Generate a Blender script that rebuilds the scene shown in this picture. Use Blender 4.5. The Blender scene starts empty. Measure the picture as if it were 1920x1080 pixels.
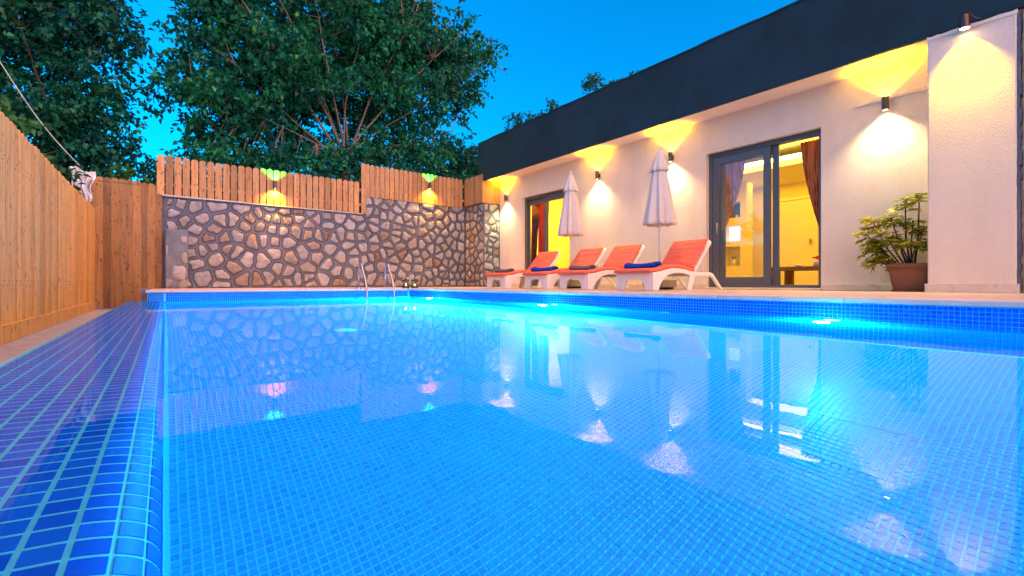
import bpy, bmesh, math, random
import numpy as np
from mathutils import Vector, Matrix
R = math.radians
random.seed(7)
rng = np.random.default_rng(11)
S = bpy.context.scene
COL = S.collection

# ------------------------------------------------------------------ camera
cam_d = bpy.data.cameras.new("camera")
cam_d.lens = 16.0
cam_d.sensor_width = 36.0
cam_d.shift_y = -9 / 1920
cam_d.clip_start = 0.02
cam_d.clip_end = 2000
cam = bpy.data.objects.new("camera", cam_d)
COL.objects.link(cam)
cam.location = (0, 0, 0.10)
cam.rotation_euler = (R(90), 0, R(-37.3))
S.camera = cam

# ------------------------------------------------------------------ dusk sky
W = bpy.data.worlds.new("World")
S.world = W
W.use_nodes = True
wn = W.node_tree
sky = wn.nodes.new("ShaderNodeTexSky")
sky.sky_type = 'NISHITA'
sky.sun_disc = False
sky.sun_elevation = R(3.0)
sky.sun_rotation = R(158)
sky.altitude = 0
sky.air_density = 1.0
sky.dust_density = 0.0
sky.ozone_density = 5.0
tint = wn.nodes.new("ShaderNodeMix")
tint.data_type = 'RGBA'
tint.blend_type = 'MULTIPLY'
tint.inputs[0].default_value = 1.0
tint.inputs[7].default_value = (0.02, 2.2, 2.15, 1)
bg = wn.nodes["Background"]
wn.links.new(sky.outputs[0], tint.inputs[6])
wn.links.new(tint.outputs[2], bg.inputs[0])
bg.inputs[1].default_value = 0.15

# afterglow: one very soft, warm, weak sun low behind the camera
sd = bpy.data.lights.new("sun", 'SUN')
sd.energy = 3.5
sd.angle = R(150)
sd.color = (1.0, 0.42, 0.22)
sun = bpy.data.objects.new("sun", sd)
COL.objects.link(sun)
sun.rotation_euler = (R(68), 0, R(22))

S.view_settings.view_transform = 'Standard'
S.view_settings.look = 'None'
S.view_settings.exposure = 1.6
S.view_settings.gamma = 1.0
S.render.engine = 'CYCLES'
S.cycles.use_denoising = True
S.cycles.max_bounces = 10
S.cycles.diffuse_bounces = 4
S.cycles.glossy_bounces = 4
S.cycles.transmission_bounces = 8
S.cycles.transparent_max_bounces = 12
S.cycles.sample_clamp_indirect = 6.0
S.cycles.caustics_reflective = False
S.cycles.caustics_refractive = True

# ------------------------------------------------------------------ materials
MATS = {}


class NT:
    def __init__(self, name):
        self.m = bpy.data.materials.new(name)
        self.m.use_nodes = True
        self.t = self.m.node_tree
        self.b = self.t.nodes["Principled BSDF"]
        self.out = self.t.nodes["Material Output"]
        MATS[name] = self.m

    def n(self, kind, **kw):
        nd = self.t.nodes.new(kind)
        for k, v in kw.items():
            setattr(nd, k, v)
        return nd

    def l(self, a, b):
        self.t.links.new(a, b)

    def coords(self, scale=(1, 1, 1), rand=False, space='Object'):
        tc = self.n("ShaderNodeTexCoord")
        src = tc.outputs[space]
        if rand:
            oi = self.n("ShaderNodeObjectInfo")
            mu = self.n("ShaderNodeMath", operation='MULTIPLY')
            self.l(oi.outputs['Random'], mu.inputs[0])
            mu.inputs[1].default_value = 91.7
            va = self.n("ShaderNodeVectorMath", operation='ADD')
            self.l(src, va.inputs[0])
            self.l(mu.outputs[0], va.inputs[1])
            src = va.outputs[0]
        mp = self.n("ShaderNodeMapping")
        mp.inputs['Scale'].default_value = scale
        self.l(src, mp.inputs[0])
        return mp.outputs[0]

    def noise(self, vec, scale, detail=4, rough=0.6):
        nz = self.n("ShaderNodeTexNoise")
        nz.inputs['Scale'].default_value = scale
        nz.inputs['Detail'].default_value = detail
        nz.inputs['Roughness'].default_value = rough
        if vec is not None:
            self.l(vec, nz.inputs['Vector'])
        return nz.outputs[0]

    def ramp(self, fac, stops):
        r = self.n("ShaderNodeValToRGB")
        e = r.color_ramp.elements
        while len(e) < len(stops):
            e.new(0.5)
        for i, (p, c) in enumerate(stops):
            e[i].position = p
            e[i].color = tuple(c) + (1,) if len(c) == 3 else c
        self.l(fac, r.inputs[0])
        return r.outputs[0]

    def mix(self, fac, a, b, mode='MIX'):
        mx = self.n("ShaderNodeMix", data_type='RGBA', blend_type=mode)
        for s, v in ((0, fac), (6, a), (7, b)):
            if isinstance(v, (int, float)):
                mx.inputs[s].default_value = v
            elif isinstance(v, tuple):
                mx.inputs[s].default_value = v + (1,)
            else:
                self.l(v, mx.inputs[s])
        return mx.outputs[2]

    def bump(self, h, strength=0.3, dist=0.01):
        b = self.n("ShaderNodeBump")
        b.inputs['Strength'].default_value = strength
        b.inputs['Distance'].default_value = dist
        self.l(h, b.inputs['Height'])
        self.l(b.outputs[0], self.b.inputs['Normal'])
        return b

    def set(self, **kw):
        names = {'col': 'Base Color', 'rough': 'Roughness', 'metal': 'Metallic', 'spec': 'Specular IOR Level',
                 'em': 'Emission Color', 'ems': 'Emission Strength', 'trans': 'Transmission Weight', 'ior': 'IOR'}
        for k, v in kw.items():
            s = self.b.inputs[names[k]]
            if isinstance(v, (int, float)):
                s.default_value = v
            elif isinstance(v, tuple):
                s.default_value = v + (1,)
            else:
                self.l(v, s)
        return self


def simple(name, col, rough=0.6, metal=0.0, var=0.12, scale=12, bump=0.0, spec=0.5):
    m = NT(name)
    v = m.coords()
    nz = m.noise(v, scale, 5)
    dark = tuple(c * (1 - var) for c in col)
    lite = tuple(min(1, c * (1 + var)) for c in col)
    m.set(col=m.ramp(nz, [(0.3, dark), (0.7, lite)]), rough=rough, metal=metal, spec=spec)
    if bump:
        m.bump(m.noise(v, scale * 6, 4), bump, 0.004)
    return m.m


def emit(name, col, strength):
    m = NT(name)
    m.set(col=(0.8, 0.8, 0.8), em=col, ems=strength, rough=0.4)
    return m.m


# textured white plaster
m = NT('plaster')
v = m.coords()
n1 = m.noise(m.coords((2.2, 2.2, 0.6)), 1.6, 7, 0.7)
m.set(col=m.ramp(n1, [(0.3, (0.76, 0.65, 0.54)), (0.75, (0.84, 0.73, 0.62))]), rough=0.85, spec=0.2)
vo = m.n("ShaderNodeTexNoise")
vo.inputs['Scale'].default_value = 70
vo.inputs['Detail'].default_value = 3
vo.inputs['Roughness'].default_value = 0.65
m.l(v, vo.inputs['Vector'])
m.bump(m.ramp(vo.outputs[0], [(0.35, (0, 0, 0)), (0.65, (1, 1, 1))]), 0.85, 0.0055)
simple('smooth_plaster', (0.78, 0.68, 0.56), 0.8, var=0.05, scale=3, bump=0.1, spec=0.2)
simple('fascia_paint', (0.009, 0.034, 0.050), 0.8, var=0.28, scale=1.4, bump=0.15, spec=0.25)
simple('roof_sheet', (0.06, 0.06, 0.065), 0.9)


def wood(name, base, dark, knot):
    m = NT(name)
    v = m.coords((9, 9, 0.7), rand=True)
    g = m.noise(v, 3.0, 6, 0.65)
    col = m.ramp(g, [(0.30, tuple(c * .8 for c in dark)), (0.48, base), (0.70, tuple(min(1, c * 1.25) for c in base))])
    oi = m.n("ShaderNodeObjectInfo")
    tn = m.ramp(oi.outputs['Random'], [(0.0, (0.62, 0.58, 0.54)), (0.3, (1.0, .9, .8)), (0.6, (.86, 0.86, 0.88)), (1.0, (1.22, 1.1, 0.95))])
    col = m.mix(1.0, col, tn, 'MULTIPLY')
    kv = m.coords((11, 11, 5.0), rand=True)
    vr = m.n("ShaderNodeTexVoronoi")
    vr.inputs['Scale'].default_value = 1.6
    m.l(kv, vr.inputs['Vector'])
    kf = m.ramp(vr.outputs['Distance'], [(0.07, (1, 1, 1)), (0.24, (0, 0, 0))])
    col = m.mix(kf, col, knot)
    m.set(col=col, rough=0.62, spec=0.3)
    m.bump(g, 0.25, 0.004)
    return m.m


wood('fence_wood', (0.62, 0.38, 0.12), (0.50, 0.27, 0.075), (0.07, 0.025, 0.01))
wood('gate_wood', (0.29, 0.17, 0.065), (0.21, 0.11, 0.04), (0.05, 0.02, 0.008))
wood('picket_wood', (0.40, 0.25, 0.12), (0.30, 0.17, 0.075), (0.06, 0.025, 0.012))
wood('table_wood', (0.30, 0.15, 0.07), (0.2, 0.09, 0.04), (0.1, 0.05, 0.02))

# stones, each tinted by its own random value
m = NT('stone')
v = m.coords((1, 1, 1), rand=True)
oi = m.n("ShaderNodeObjectInfo")
base = m.ramp(oi.outputs['Random'], [(0.0, (0.34, 0.37, 0.40)), (0.22, (0.45, 0.48, 0.51)), (0.45, (0.35, 0.34, 0.31)),
                                     (0.66, (0.49, 0.53, 0.57)), (0.90, (0.35, 0.33, 0.30)), (0.97, (0.32, 0.22, 0.15)), (1.0, (0.38, 0.42, 0.46))])
n1 = m.noise(v, 9, 6, 0.7)
col = m.mix(1.0, base, m.ramp(n1, [(0.25, (0.55, 0.52, 0.5)), (0.55, (.92, .92, .92)), (0.8, (1.1, 1.08, 1.05))]), 'MULTIPLY')
n2 = m.noise(v, 4.0, 4, 0.6)
col = m.mix(m.ramp(n2, [(0.62, (0, 0, 0)), (0.74, (0.75, 0.75, 0.75))]), col, (0.24, 0.14, 0.075))
m.set(col=col, rough=0.9, spec=0.2)
m.bump(m.noise(v, 26, 8, 0.8), 1.0, 0.04)
m = NT('mortar')
v = m.coords()
m.set(col=m.ramp(m.noise(v, 3, 5), [(0.3, (0.082, 0.10, 0.142)), (0.7, (0.14, 0.165, 0.222))]), rough=0.95, spec=0.15)
m.bump(m.noise(v, 60, 5), 0.6, 0.006)
simple('groove', (0.02, 0.024, 0.036), 0.95)  # near black, paints the shade in the gap round each stone
m = NT('render_coat')
v = m.coords()
m.set(col=m.ramp(m.noise(v, 5, 6, 0.65), [(0.35, (0.10, 0.14, 0.18)), (0.62, (0.17, 0.21, 0.25))]), rough=0.95)
m.bump(m.noise(v, 30, 6), 0.5, 0.01)

# deck marble / travertine
m = NT('travertine')
v = m.coords()
m.set(col=m.ramp(m.noise(v, 4, 7, 0.65), [(0.3, (0.42, 0.33, 0.26)), (0.6, (0.58, 0.48, 0.39)), (0.8, (0.64, 0.55, 0.46))]), rough=0.45)
m.bump(m.noise(v, 25, 4), 0.1, 0.004)
m = NT('marble')
v = m.coords()
m.set(col=m.ramp(m.noise(v, 3, 8, 0.7), [(0.3, (0.55, 0.42, 0.33)), (0.52, (0.68, 0.56, 0.46)), (0.6, (0.5, 0.36, 0.27)), (0.8, (0.7, 0.6, 0.5))]), rough=0.35)
m = NT('coping_stone')
v = m.coords()
m.set(col=m.ramp(m.noise(v, 6, 6, 0.65), [(0.3, (0.46, 0.40, 0.36)), (0.7, (0.62, 0.56, 0.50))]), rough=0.5)
m.bump(m.noise(v, 40, 4), 0.12, 0.003)
m = NT('concrete')
v = m.coords()
m.set(col=m.ramp(m.noise(v, 7, 7, 0.7), [(0.3, (0.24, 0.25, 0.26)), (0.7, (0.38, 0.39, 0.40))]), rough=0.85)
m.bump(m.noise(v, 50, 5), 0.3, 0.004)
simple('block_concrete', (0.42, 0.36, 0.28), 0.9, bump=0.4)
simple('ground_soil', (0.09, 0.075, 0.055), 0.95, var=0.3, scale=1.5, bump=0.5)
simple('black_steel', (0.02, 0.022, 0.026), 0.45, spec=0.5)

# pool glass tile (colour differs a little from tile to tile), grout
m = NT('tile')
oi = m.n("ShaderNodeObjectInfo")
ge = m.n("ShaderNodeNewGeometry")
add = m.n("ShaderNodeMath", operation='ADD')
m.l(oi.outputs['Random'], add.inputs[0])
m.l(ge.outputs['Random Per Island'], add.inputs[1])
fr = m.n("ShaderNodeMath", operation='FRACT')
m.l(add.outputs[0], fr.inputs[0])
m.set(col=m.ramp(fr.outputs[0], [(0.0, (0.003, 0.085, 0.66)), (0.35, (0.004, 0.11, 0.76)), (0.7, (0.005, 0.145, 0.82)), (1.0, (0.003, 0.095, 0.70))]),
      rough=0.42, spec=0.12)
m = NT('floor_tile')
ge = m.n("ShaderNodeNewGeometry")
oi = m.n("ShaderNodeObjectInfo")
add = m.n("ShaderNodeMath", operation='ADD')
m.l(oi.outputs['Random'], add.inputs[0])
m.l(ge.outputs['Random Per Island'], add.inputs[1])
fr = m.n("ShaderNodeMath", operation='FRACT')
m.l(add.outputs[0], fr.inputs[0])
m.set(col=m.ramp(fr.outputs[0], [(0.0, (0.002, 0.22, 0.72)), (0.5, (0.002, 0.30, 0.80)), (1.0, (0.002, 0.26, 0.75))]), rough=0.3)
simple('grout', (0.06, 0.66, 0.92), 0.8, var=0.08, scale=20)
simple('floor_grout', (0.01, 0.68, 0.95), 0.8, var=0.06, scale=20)

# water: one clear refracting sheet with small ripples
m = NT('water')
v = m.coords((1.0, 1.0, 1.0))
r1 = m.noise(v, 2.3, 2, 0.5)
r2 = m.noise(v, 9.0, 2, 0.5)
mm = m.n("ShaderNodeMath", operation='MULTIPLY_ADD')
m.l(r2, mm.inputs[0])
mm.inputs[1].default_value = 0.16
m.l(r1, mm.inputs[2])
bp_ = m.n("ShaderNodeBump")
bp_.inputs['Strength'].default_value = 0.075
bp_.inputs['Distance'].default_value = 0.018
m.l(mm.outputs[0], bp_.inputs['Height'])
rf_ = m.n("ShaderNodeBsdfRefraction")
rf_.inputs['Color'].default_value = (0.90, 0.985, 1.0, 1)
rf_.inputs['Roughness'].default_value = 0.0
rf_.inputs['IOR'].default_value = 1.33
gl_ = m.n("ShaderNodeBsdfGlossy")
gl_.inputs['Roughness'].default_value = 0.0
fz_ = m.n("ShaderNodeFresnel")
fz_.inputs['IOR'].default_value = 1.33
ge_ = m.n("ShaderNodeNewGeometry")
# seen from the air half of the glare is taken away; from below it stays total reflection
sc_ = m.n("ShaderNodeMath", operation='MULTIPLY_ADD')
m.l(ge_.outputs['Backfacing'], sc_.inputs[0])
sc_.inputs[1].default_value = 0.52
sc_.inputs[2].default_value = 0.48
fm_ = m.n("ShaderNodeMath", operation='MULTIPLY')
m.l(fz_.outputs[0], fm_.inputs[0])
m.l(sc_.outputs[0], fm_.inputs[1])
mx_ = m.n("ShaderNodeMixShader")
m.l(fm_.outputs[0], mx_.inputs[0])
m.l(rf_.outputs[0], mx_.inputs[1])
m.l(gl_.outputs[0], mx_.inputs[2])
for nd in (rf_, gl_, fz_):
    m.l(bp_.outputs[0], nd.inputs['Normal'])
m.l(mx_.outputs[0], m.out.inputs[0])

m = NT('window_glass')
tr = m.n("ShaderNodeBsdfTransparent")
gl = m.n("ShaderNodeBsdfGlossy")
gl.inputs['Roughness'].default_value = 0.01
fz = m.n("ShaderNodeLayerWeight")
fz.inputs['Blend'].default_value = 0.5
pw = m.n("ShaderNodeMath", operation='POWER')
m.l(fz.outputs['Facing'], pw.inputs[0])
pw.inputs[1].default_value = 4.0
ma = m.n("ShaderNodeMath", operation='MULTIPLY_ADD')
m.l(pw.outputs[0], ma.inputs[0])
ma.inputs[1].default_value = 0.5
ma.inputs[2].default_value = 0.04
mx = m.n("ShaderNodeMixShader")
m.l(ma.outputs[0], mx.inputs[0])
m.l(tr.outputs[0], mx.inputs[1])
m.l(gl.outputs[0], mx.inputs[2])
m.l(mx.outputs[0], m.out.inputs[0])

simple('frame_metal', (0.085, 0.095, 0.12), 0.45, var=0.06, scale=4, spec=0.5)
simple('track_metal', (0.03, 0.033, 0.04), 0.4)
simple('resin', (0.74, 0.72, 0.69), 0.45, var=0.03, scale=8, bump=0.12)
m = NT('coral_fabric')
v = m.coords((1, 1, 1))
wv = m.coords((2.2, 1.2, 9.0), rand=True)
m.set(col=m.ramp(m.noise(v, 6, 3), [(0.3, (0.74, 0.145, 0.08)), (0.7, (0.82, 0.185, 0.105))]), rough=0.85, spec=0.2)
m.bump(m.noise(wv, 2.4, 5, 0.55), 0.9, 0.04)
simple('blue_towel', (0.008, 0.055, 0.36), 0.95, var=0.25, scale=40, bump=0.7, spec=0.1)
simple('grey_towel', (0.13, 0.12, 0.14), 0.95, var=0.25, scale=40, bump=0.7, spec=0.1)
simple('canvas', (0.60, 0.58, 0.54), 0.9, var=0.05, scale=10, bump=0.2, spec=0.15)
simple('pole_paint', (0.7, 0.68, 0.66), 0.4)
simple('stainless', (0.42, 0.43, 0.46), 0.22, metal=1.0, var=0.04)
simple('lamp_body', (0.10, 0.075, 0.06), 0.35, metal=0.7)
simple('terracotta', (0.21, 0.075, 0.035), 0.6, var=0.12, scale=6, bump=0.15)
simple('soil', (0.03, 0.02, 0.015), 0.95, bump=0.6, scale=30)
simple('plastic_sheet', (0.62, 0.66, 0.68), 0.4, var=0.1, scale=7)
simple('room_wall', (0.80, 0.66, 0.30), 0.8, var=0.02, scale=2)
simple('room_ceiling', (0.82, 0.76, 0.55), 0.85, var=0.02, scale=2)
simple('room_floor', (0.45, 0.36, 0.24), 0.35, var=0.1, scale=4)
simple('room_door', (0.78, 0.68, 0.42), 0.55, var=0.03, scale=5)
simple('brown_wood', (0.10, 0.035, 0.03), 0.5, var=0.2, scale=6)
simple('dark_glass', (0.02, 0.025, 0.04), 0.08, spec=0.6)
simple('copper', (0.30, 0.15, 0.08), 0.5, metal=0.4)
simple('zinc', (0.5, 0.47, 0.40), 0.5)


def curtain_mat(name, a, b, sc):
    m = NT(name)
    v = m.coords((0, sc, 0.05))
    col = m.ramp(m.noise(v, 3, 2), [(0.38, a), (0.5, b), (0.62, a)])
    m.set(col=col, rough=0.8, spec=0.25)
    t = m.n("ShaderNodeBsdfTranslucent")
    m.l(col, t.inputs[0])
    mx = m.n("ShaderNodeMixShader")
    mx.inputs[0].default_value = 0.45
    m.l(m.b.outputs[0], mx.inputs[1])
    m.l(t.outputs[0], mx.inputs[2])
    m.l(mx.outputs[0], m.out.inputs[0])
    return m.m


curtain_mat('brown_curtain', (0.42, 0.16, 0.07), (0.66, 0.38, 0.20), 9)
curtain_mat('red_curtain', (0.55, 0.07, 0.035), (0.62, 0.10, 0.05), 5)
curtain_mat('plum_curtain', (0.10, 0.015, 0.03), (0.14, 0.02, 0.04), 5)


def leaf_mat(name, a, b, c, trans=0.25):
    m = NT(name)
    ge = m.n("ShaderNodeNewGeometry")
    col = m.ramp(ge.outputs['Random Per Island'], [(0.0, a), (0.55, b), (0.93, b), (1.0, c)])
    tone = m.noise(m.coords(), 1.1, 3, 0.6)
    col = m.mix(1.0, col, m.ramp(tone, [(0.35, (0.55, 0.6, 0.75)), (0.5, (1, 1, 1)), (0.66, (1.7, 1.5, 1.1))]), 'MULTIPLY')
    m.set(col=col, rough=0.5, spec=0.18)
    t = m.n("ShaderNodeBsdfTranslucent")
    m.l(col, t.inputs[0])
    mx = m.n("ShaderNodeMixShader")
    mx.inputs[0].default_value = trans
    m.l(m.b.outputs[0], mx.inputs[1])
    m.l(t.outputs[0], mx.inputs[2])
    m.l(mx.outputs[0], m.out.inputs[0])
    return m.m


leaf_mat('leaf_mulberry', (0.006, 0.10, 0.060), (0.010, 0.18, 0.10), (0.07, 0.27, 0.05))
leaf_mat('leaf_dark', (0.005, 0.075, 0.055), (0.008, 0.13, 0.085), (0.04, 0.19, 0.07))
leaf_mat('leaf_bright', (0.02, 0.11, 0.03), (0.035, 0.16, 0.04), (0.1, 0.22, 0.04))
leaf_mat('leaf_umbrella_plant', (0.26, 0.29, 0.02), (0.42, 0.42, 0.03), (0.7, 0.58, 0.10))
simple('bark', (0.22, 0.16, 0.15), 0.9, var=0.3, scale=14, bump=0.5)
simple('dark_bark', (0.07, 0.05, 0.04), 0.9, var=0.3, scale=14, bump=0.5)
simple('petal', (0.6, 0.02, 0.02), 0.6)
simple('white_ceramic', (0.75, 0.70, 0.6), 0.3)
simple('cable', (0.45, 0.5, 0.52), 0.6)
emit('lamp_lens', (1.0, 0.72, 0.28), 14)
emit('fence_lens_up', (0.4, 1.0, 0.15), 10)
emit('fence_lens_down', (1.0, 0.60, 0.16), 16)
emit('pool_lens', (0.30, 0.92, 1.0), 4)
emit('led_strip', (1.0, 0.80, 0.22), 5)
emit('niche_light', (0.38, 0.36, 1.0), 1.1)  # glow put on the niche back in place of lilac light falling there
emit('candle', (1.0, 0.62, 0.2), 12)


# ------------------------------------------------------------------ mesh helpers
class MB:
    def __init__(self):
        self.v, self.f, self.s = [], [], []

    def add(self, verts, faces, smooth=False):
        o = len(self.v)
        self.v += [tuple(p) for p in verts]
        self.f += [tuple(i + o for i in f) for f in faces]
        self.s += [smooth] * len(faces)
        return self

    def box(self, x0, x1, y0, y1, z0, z1):
        vs = [(x, y, z) for z in (z0, z1) for y in (y0, y1) for x in (x0, x1)]
        return self.add(vs, [(0, 2, 3, 1), (4, 5, 7, 6), (0, 1, 5, 4), (2, 6, 7, 3), (0, 4, 6, 2), (1, 3, 7, 5)])

    def tube(self, pts, rad, n=8, caps=True):
        pts = [Vector(p) for p in pts]
        rad = [rad] * len(pts) if isinstance(rad, (int, float)) else rad
        vs, fs = [], []
        up = Vector((0, 0, 1))
        prev = None
        for i, p in enumerate(pts):
            d = (pts[min(i + 1, len(pts) - 1)] - pts[max(i - 1, 0)]).normalized()
            if prev is None:
                a = d.cross(up if abs(d.z) < .95 else Vector((1, 0, 0))).normalized()
            else:
                a = (prev - d * prev.dot(d)).normalized()
            prev = a
            b = d.cross(a)
            for k in range(n):
                t = 2 * math.pi * k / n
                vs.append(p + (a * math.cos(t) + b * math.sin(t)) * rad[i])
        for i in range(len(pts) - 1):
            for k in range(n):
                k2 = (k + 1) % n
                fs.append((i * n + k, i * n + k2, (i + 1) * n + k2, (i + 1) * n + k))
        self.add(vs, fs, True)
        if caps:
            o = len(self.v) - len(vs)
            self.f += [tuple(o + k for k in reversed(range(n))), tuple(o + (len(pts) - 1) * n + k for k in range(n))]
            self.s += [False, False]
        return self

    def lathe(self, prof, n=24, cx=0, cy=0, mod=None):
        vs, fs = [], []
        for i, (r, z) in enumerate(prof):
            for k in range(n):
                t = 2 * math.pi * k / n
                rr, zz = (r, z) if mod is None else mod(r, z, t, i)
                vs.append((cx + rr * math.cos(t), cy + rr * math.sin(t), zz))
        for i in range(len(prof) - 1):
            for k in range(n):
                k2 = (k + 1) % n
                fs.append((i * n + k, i * n + k2, (i + 1) * n + k2, (i + 1) * n + k))
        return self.add(vs, fs, True)

    def extrude(self, poly, place, h0, h1):
        """2-D outline, place(u, v, h) -> point"""
        n = len(poly)
        vs = [place(u, v, h0) for u, v in poly] + [place(u, v, h1) for u, v in poly]
        fs = [tuple(reversed(range(n))), tuple(range(n, 2 * n))]
        fs += [(i, (i + 1) % n, n + (i + 1) % n, n + i) for i in range(n)]
        return self.add(vs, fs)

    def slab(self, prof, y0, y1, t, rnd=0.015):
        """profile (x, z) of the underside swept across y with thickness t and rounded long edges"""
        sec = []
        for a in range(0, 91, 30):
            sec.append((y1 - rnd + rnd * math.sin(R(a)), t - rnd + rnd * math.cos(R(a))))
        for a in range(0, 91, 30):
            sec.append((y1 - rnd + rnd * math.cos(R(a)), rnd - rnd * math.sin(R(a))))
        for a in range(0, 91, 30):
            sec.append((y0 + rnd - rnd * math.sin(R(a)), rnd - rnd * math.cos(R(a))))
        for a in range(0, 91, 30):
            sec.append((y0 + rnd - rnd * math.cos(R(a)), t - rnd + rnd * math.sin(R(a))))
        n = len(sec)
        vs, fs = [], []
        P = [Vector((x, z)) for x, z in prof]
        for i, p in enumerate(P):
            d = (P[min(i + 1, len(P) - 1)] - P[max(i - 1, 0)]).normalized()
            nn = Vector((-d.y, d.x))
            e = 1.0
            if i in (0, len(P) - 1):
                e = 0.6
            for (y, h) in sec:
                hh = t / 2 + (h - t / 2) * e
                vs.append((p.x + nn.x * hh, y, p.y + nn.y * hh))
        for i in range(len(P) - 1):
            for k in range(n):
                k2 = (k + 1) % n
                fs.append((i * n + k, (i + 1) * n + k, (i + 1) * n + k2, i * n + k2))
        self.add(vs, fs, True)
        o = len(self.v) - len(vs)
        self.f += [tuple(o + k for k in range(n)), tuple(o + (len(P) - 1) * n + k for k in reversed(range(n)))]
        self.s += [False, False]
        return self

    def mesh(self, name='m'):
        me = bpy.data.meshes.new(name)
        me.from_pydata(self.v, [], self.f)
        me.polygons.foreach_set('use_smooth', self.s)
        me.update()
        return me

    def build(self, name, mat, parent=None, loc=None, bevel=0, fix=False, **tags):
        me = self.mesh(name)
        if fix:
            bm = bmesh.new()
            bm.from_mesh(me)
            bmesh.ops.recalc_face_normals(bm, faces=bm.faces)
            bm.to_mesh(me)
            bm.free()
        return put(name, me, mat, parent, loc, bevel, **tags)


def put(name, me, mat, parent=None, loc=None, bevel=0, **tags):
    o = bpy.data.objects.new(name, me)
    COL.objects.link(o)
    if mat and not me.materials:
        me.materials.append(MATS[mat] if isinstance(mat, str) else mat)
    if parent is not None:
        o.parent = parent
    if loc is not None:
        o.location = loc
    if bevel:
        b = o.modifiers.new('bevel', 'BEVEL')
        b.width = bevel
        b.segments = 2
        b.limit_method = 'ANGLE'
    tag(o, **tags)
    return o


def tag(o, label=None, cat=None, group=None, kind=None):
    if label:
        o['label'] = label
    if cat:
        o['category'] = cat
    if group:
        o['group'] = group
    if kind:
        o['kind'] = kind
    return o


def empty(name, loc=(0, 0, 0), label=None, cat=None, group=None, rz=0):
    o = bpy.data.objects.new(name, None)
    COL.objects.link(o)
    o.location = loc
    o.rotation_euler = (0, 0, rz)
    o.empty_display_size = 0.1
    return tag(o, label, cat, group)


def copy_tree(o, parent=None):
    c = o.copy()
    COL.objects.link(c)
    c.parent = parent
    for ch in list(o.children):
        copy_tree(ch, c)
    return c


def light(name, kind, parent, loc, energy, color, rot=(0, 0, 0), **kw):
    d = bpy.data.lights.new(name, kind)
    d.energy = energy
    d.color = color
    for k, v in kw.items():
        setattr(d, k, v)
    o = bpy.data.objects.new(name, d)
    COL.objects.link(o)
    o.location = loc
    o.rotation_euler = rot
    if parent is not None:
        o.parent = parent
    return o


# main dimensions
PX, PY0, PY = 3.70, -3.0, 8.10       # pool right edge, near edge, back edge
ZW, ZF = -0.15, -1.40                # water level, pool floor
HX = 7.40                            # house wall plane
WY = 11.25                           # stone wall plane
CT = 0.035                           # coping thickness

# ------------------------------------------------------------------ ground and deck
g = MB()
B = 600
x0, x1, y0, y1 = -1.3, 12.6, -4.2, 11.6
gz = -0.62
g.add([(-B, -B, gz), (B, -B, gz), (B, B, gz), (-B, B, gz), (x0, y0, gz), (x1, y0, gz), (x1, y1, gz), (x0, y1, gz)],
      [(0, 1, 5, 4), (1, 2, 6, 5), (2, 3, 7, 6), (3, 0, 4, 7)])
g.build('ground', 'ground_soil', kind='structure')
MB().box(-0.2, 40, WY + .45, 60, gz - .1, 1.55).build('raised_bank', 'ground_soil', kind='structure')

DE = 0.33  # coping width
dk = MB()
dk.box(PX + DE + .004, 12.4, PY0 - 1, PY + DE, -0.6, -0.004)
dk.box(-0.2, 12.4, PY + DE + .004, WY + .4, -0.6, -0.004)
deck = dk.build('pool_deck', 'travertine', kind='structure')
nrow = 0
paver = MB().box(0, .596, 0, .596, -.003, 0.0).mesh('paver')
for i in range(6):
    for j in range(20):
        xx, yy = PX + DE + .004 + i * .6, -3.6 + j * .6
        if xx + .6 < HX and yy + .6 < PY + DE:
            put('paver', paver, 'travertine', deck, (xx, yy, 0))
for i in range(12):
    for j in range(4):
        xx, yy = -.19 + i * .6, PY + DE + .006 + j * .6
        if xx + .6 < HX:
            put('paver', paver, 'travertine', deck, (xx, yy, 0))

# walkway, gutter and kerb at the left
MB().box(-1.3, -0.74, -3.5, WY + .3, -0.7, -0.38).build('walkway', 'concrete', kind='structure', bevel=0.012)
MB().box(-0.74, -0.30, -3.5, PY + 3, -0.9, -0.66).build('gutter', 'black_steel', kind='structure')

# ------------------------------------------------------------------ pool
pool = empty('swimming_pool', (1.8, 2.5, ZF))
pool['kind'] = 'structure'
pool.location = (0, 0, 0)
pb = MB()
th = .25
pb.box(-0.06, PX + th, PY0 - th, PY + th, ZF - .2, ZF)                  # floor
pb.box(PX, PX + th, PY0 - th, PY + th, ZF, -CT - .001)                  # right wall
pb.box(0.006, PX, PY, PY + th, ZF, -CT - .001)                          # back wall
pb.box(0.006, PX, PY0 - th, PY0, ZF, -CT - .001)                        # near wall
pb.build('basin', 'floor_grout', pool)


def quads_mesh(name, quads):
    """quads: (n,4,3) array -> one mesh"""
    q = np.asarray(quads, dtype=np.float32)
    n = len(q)
    me = bpy.data.meshes.new(name)
    me.vertices.add(n * 4)
    me.loops.add(n * 4)
    me.polygons.add(n)
    me.vertices.foreach_set('co', q.reshape(-1))
    me.loops.foreach_set('vertex_index', np.arange(n * 4, dtype=np.int32))
    me.polygons.foreach_set('loop_start', np.arange(0, n * 4, 4, dtype=np.int32))
    me.polygons.foreach_set('loop_total', np.full(n, 4, dtype=np.int32))
    me.update(calc_edges=True)
    return me


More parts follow.
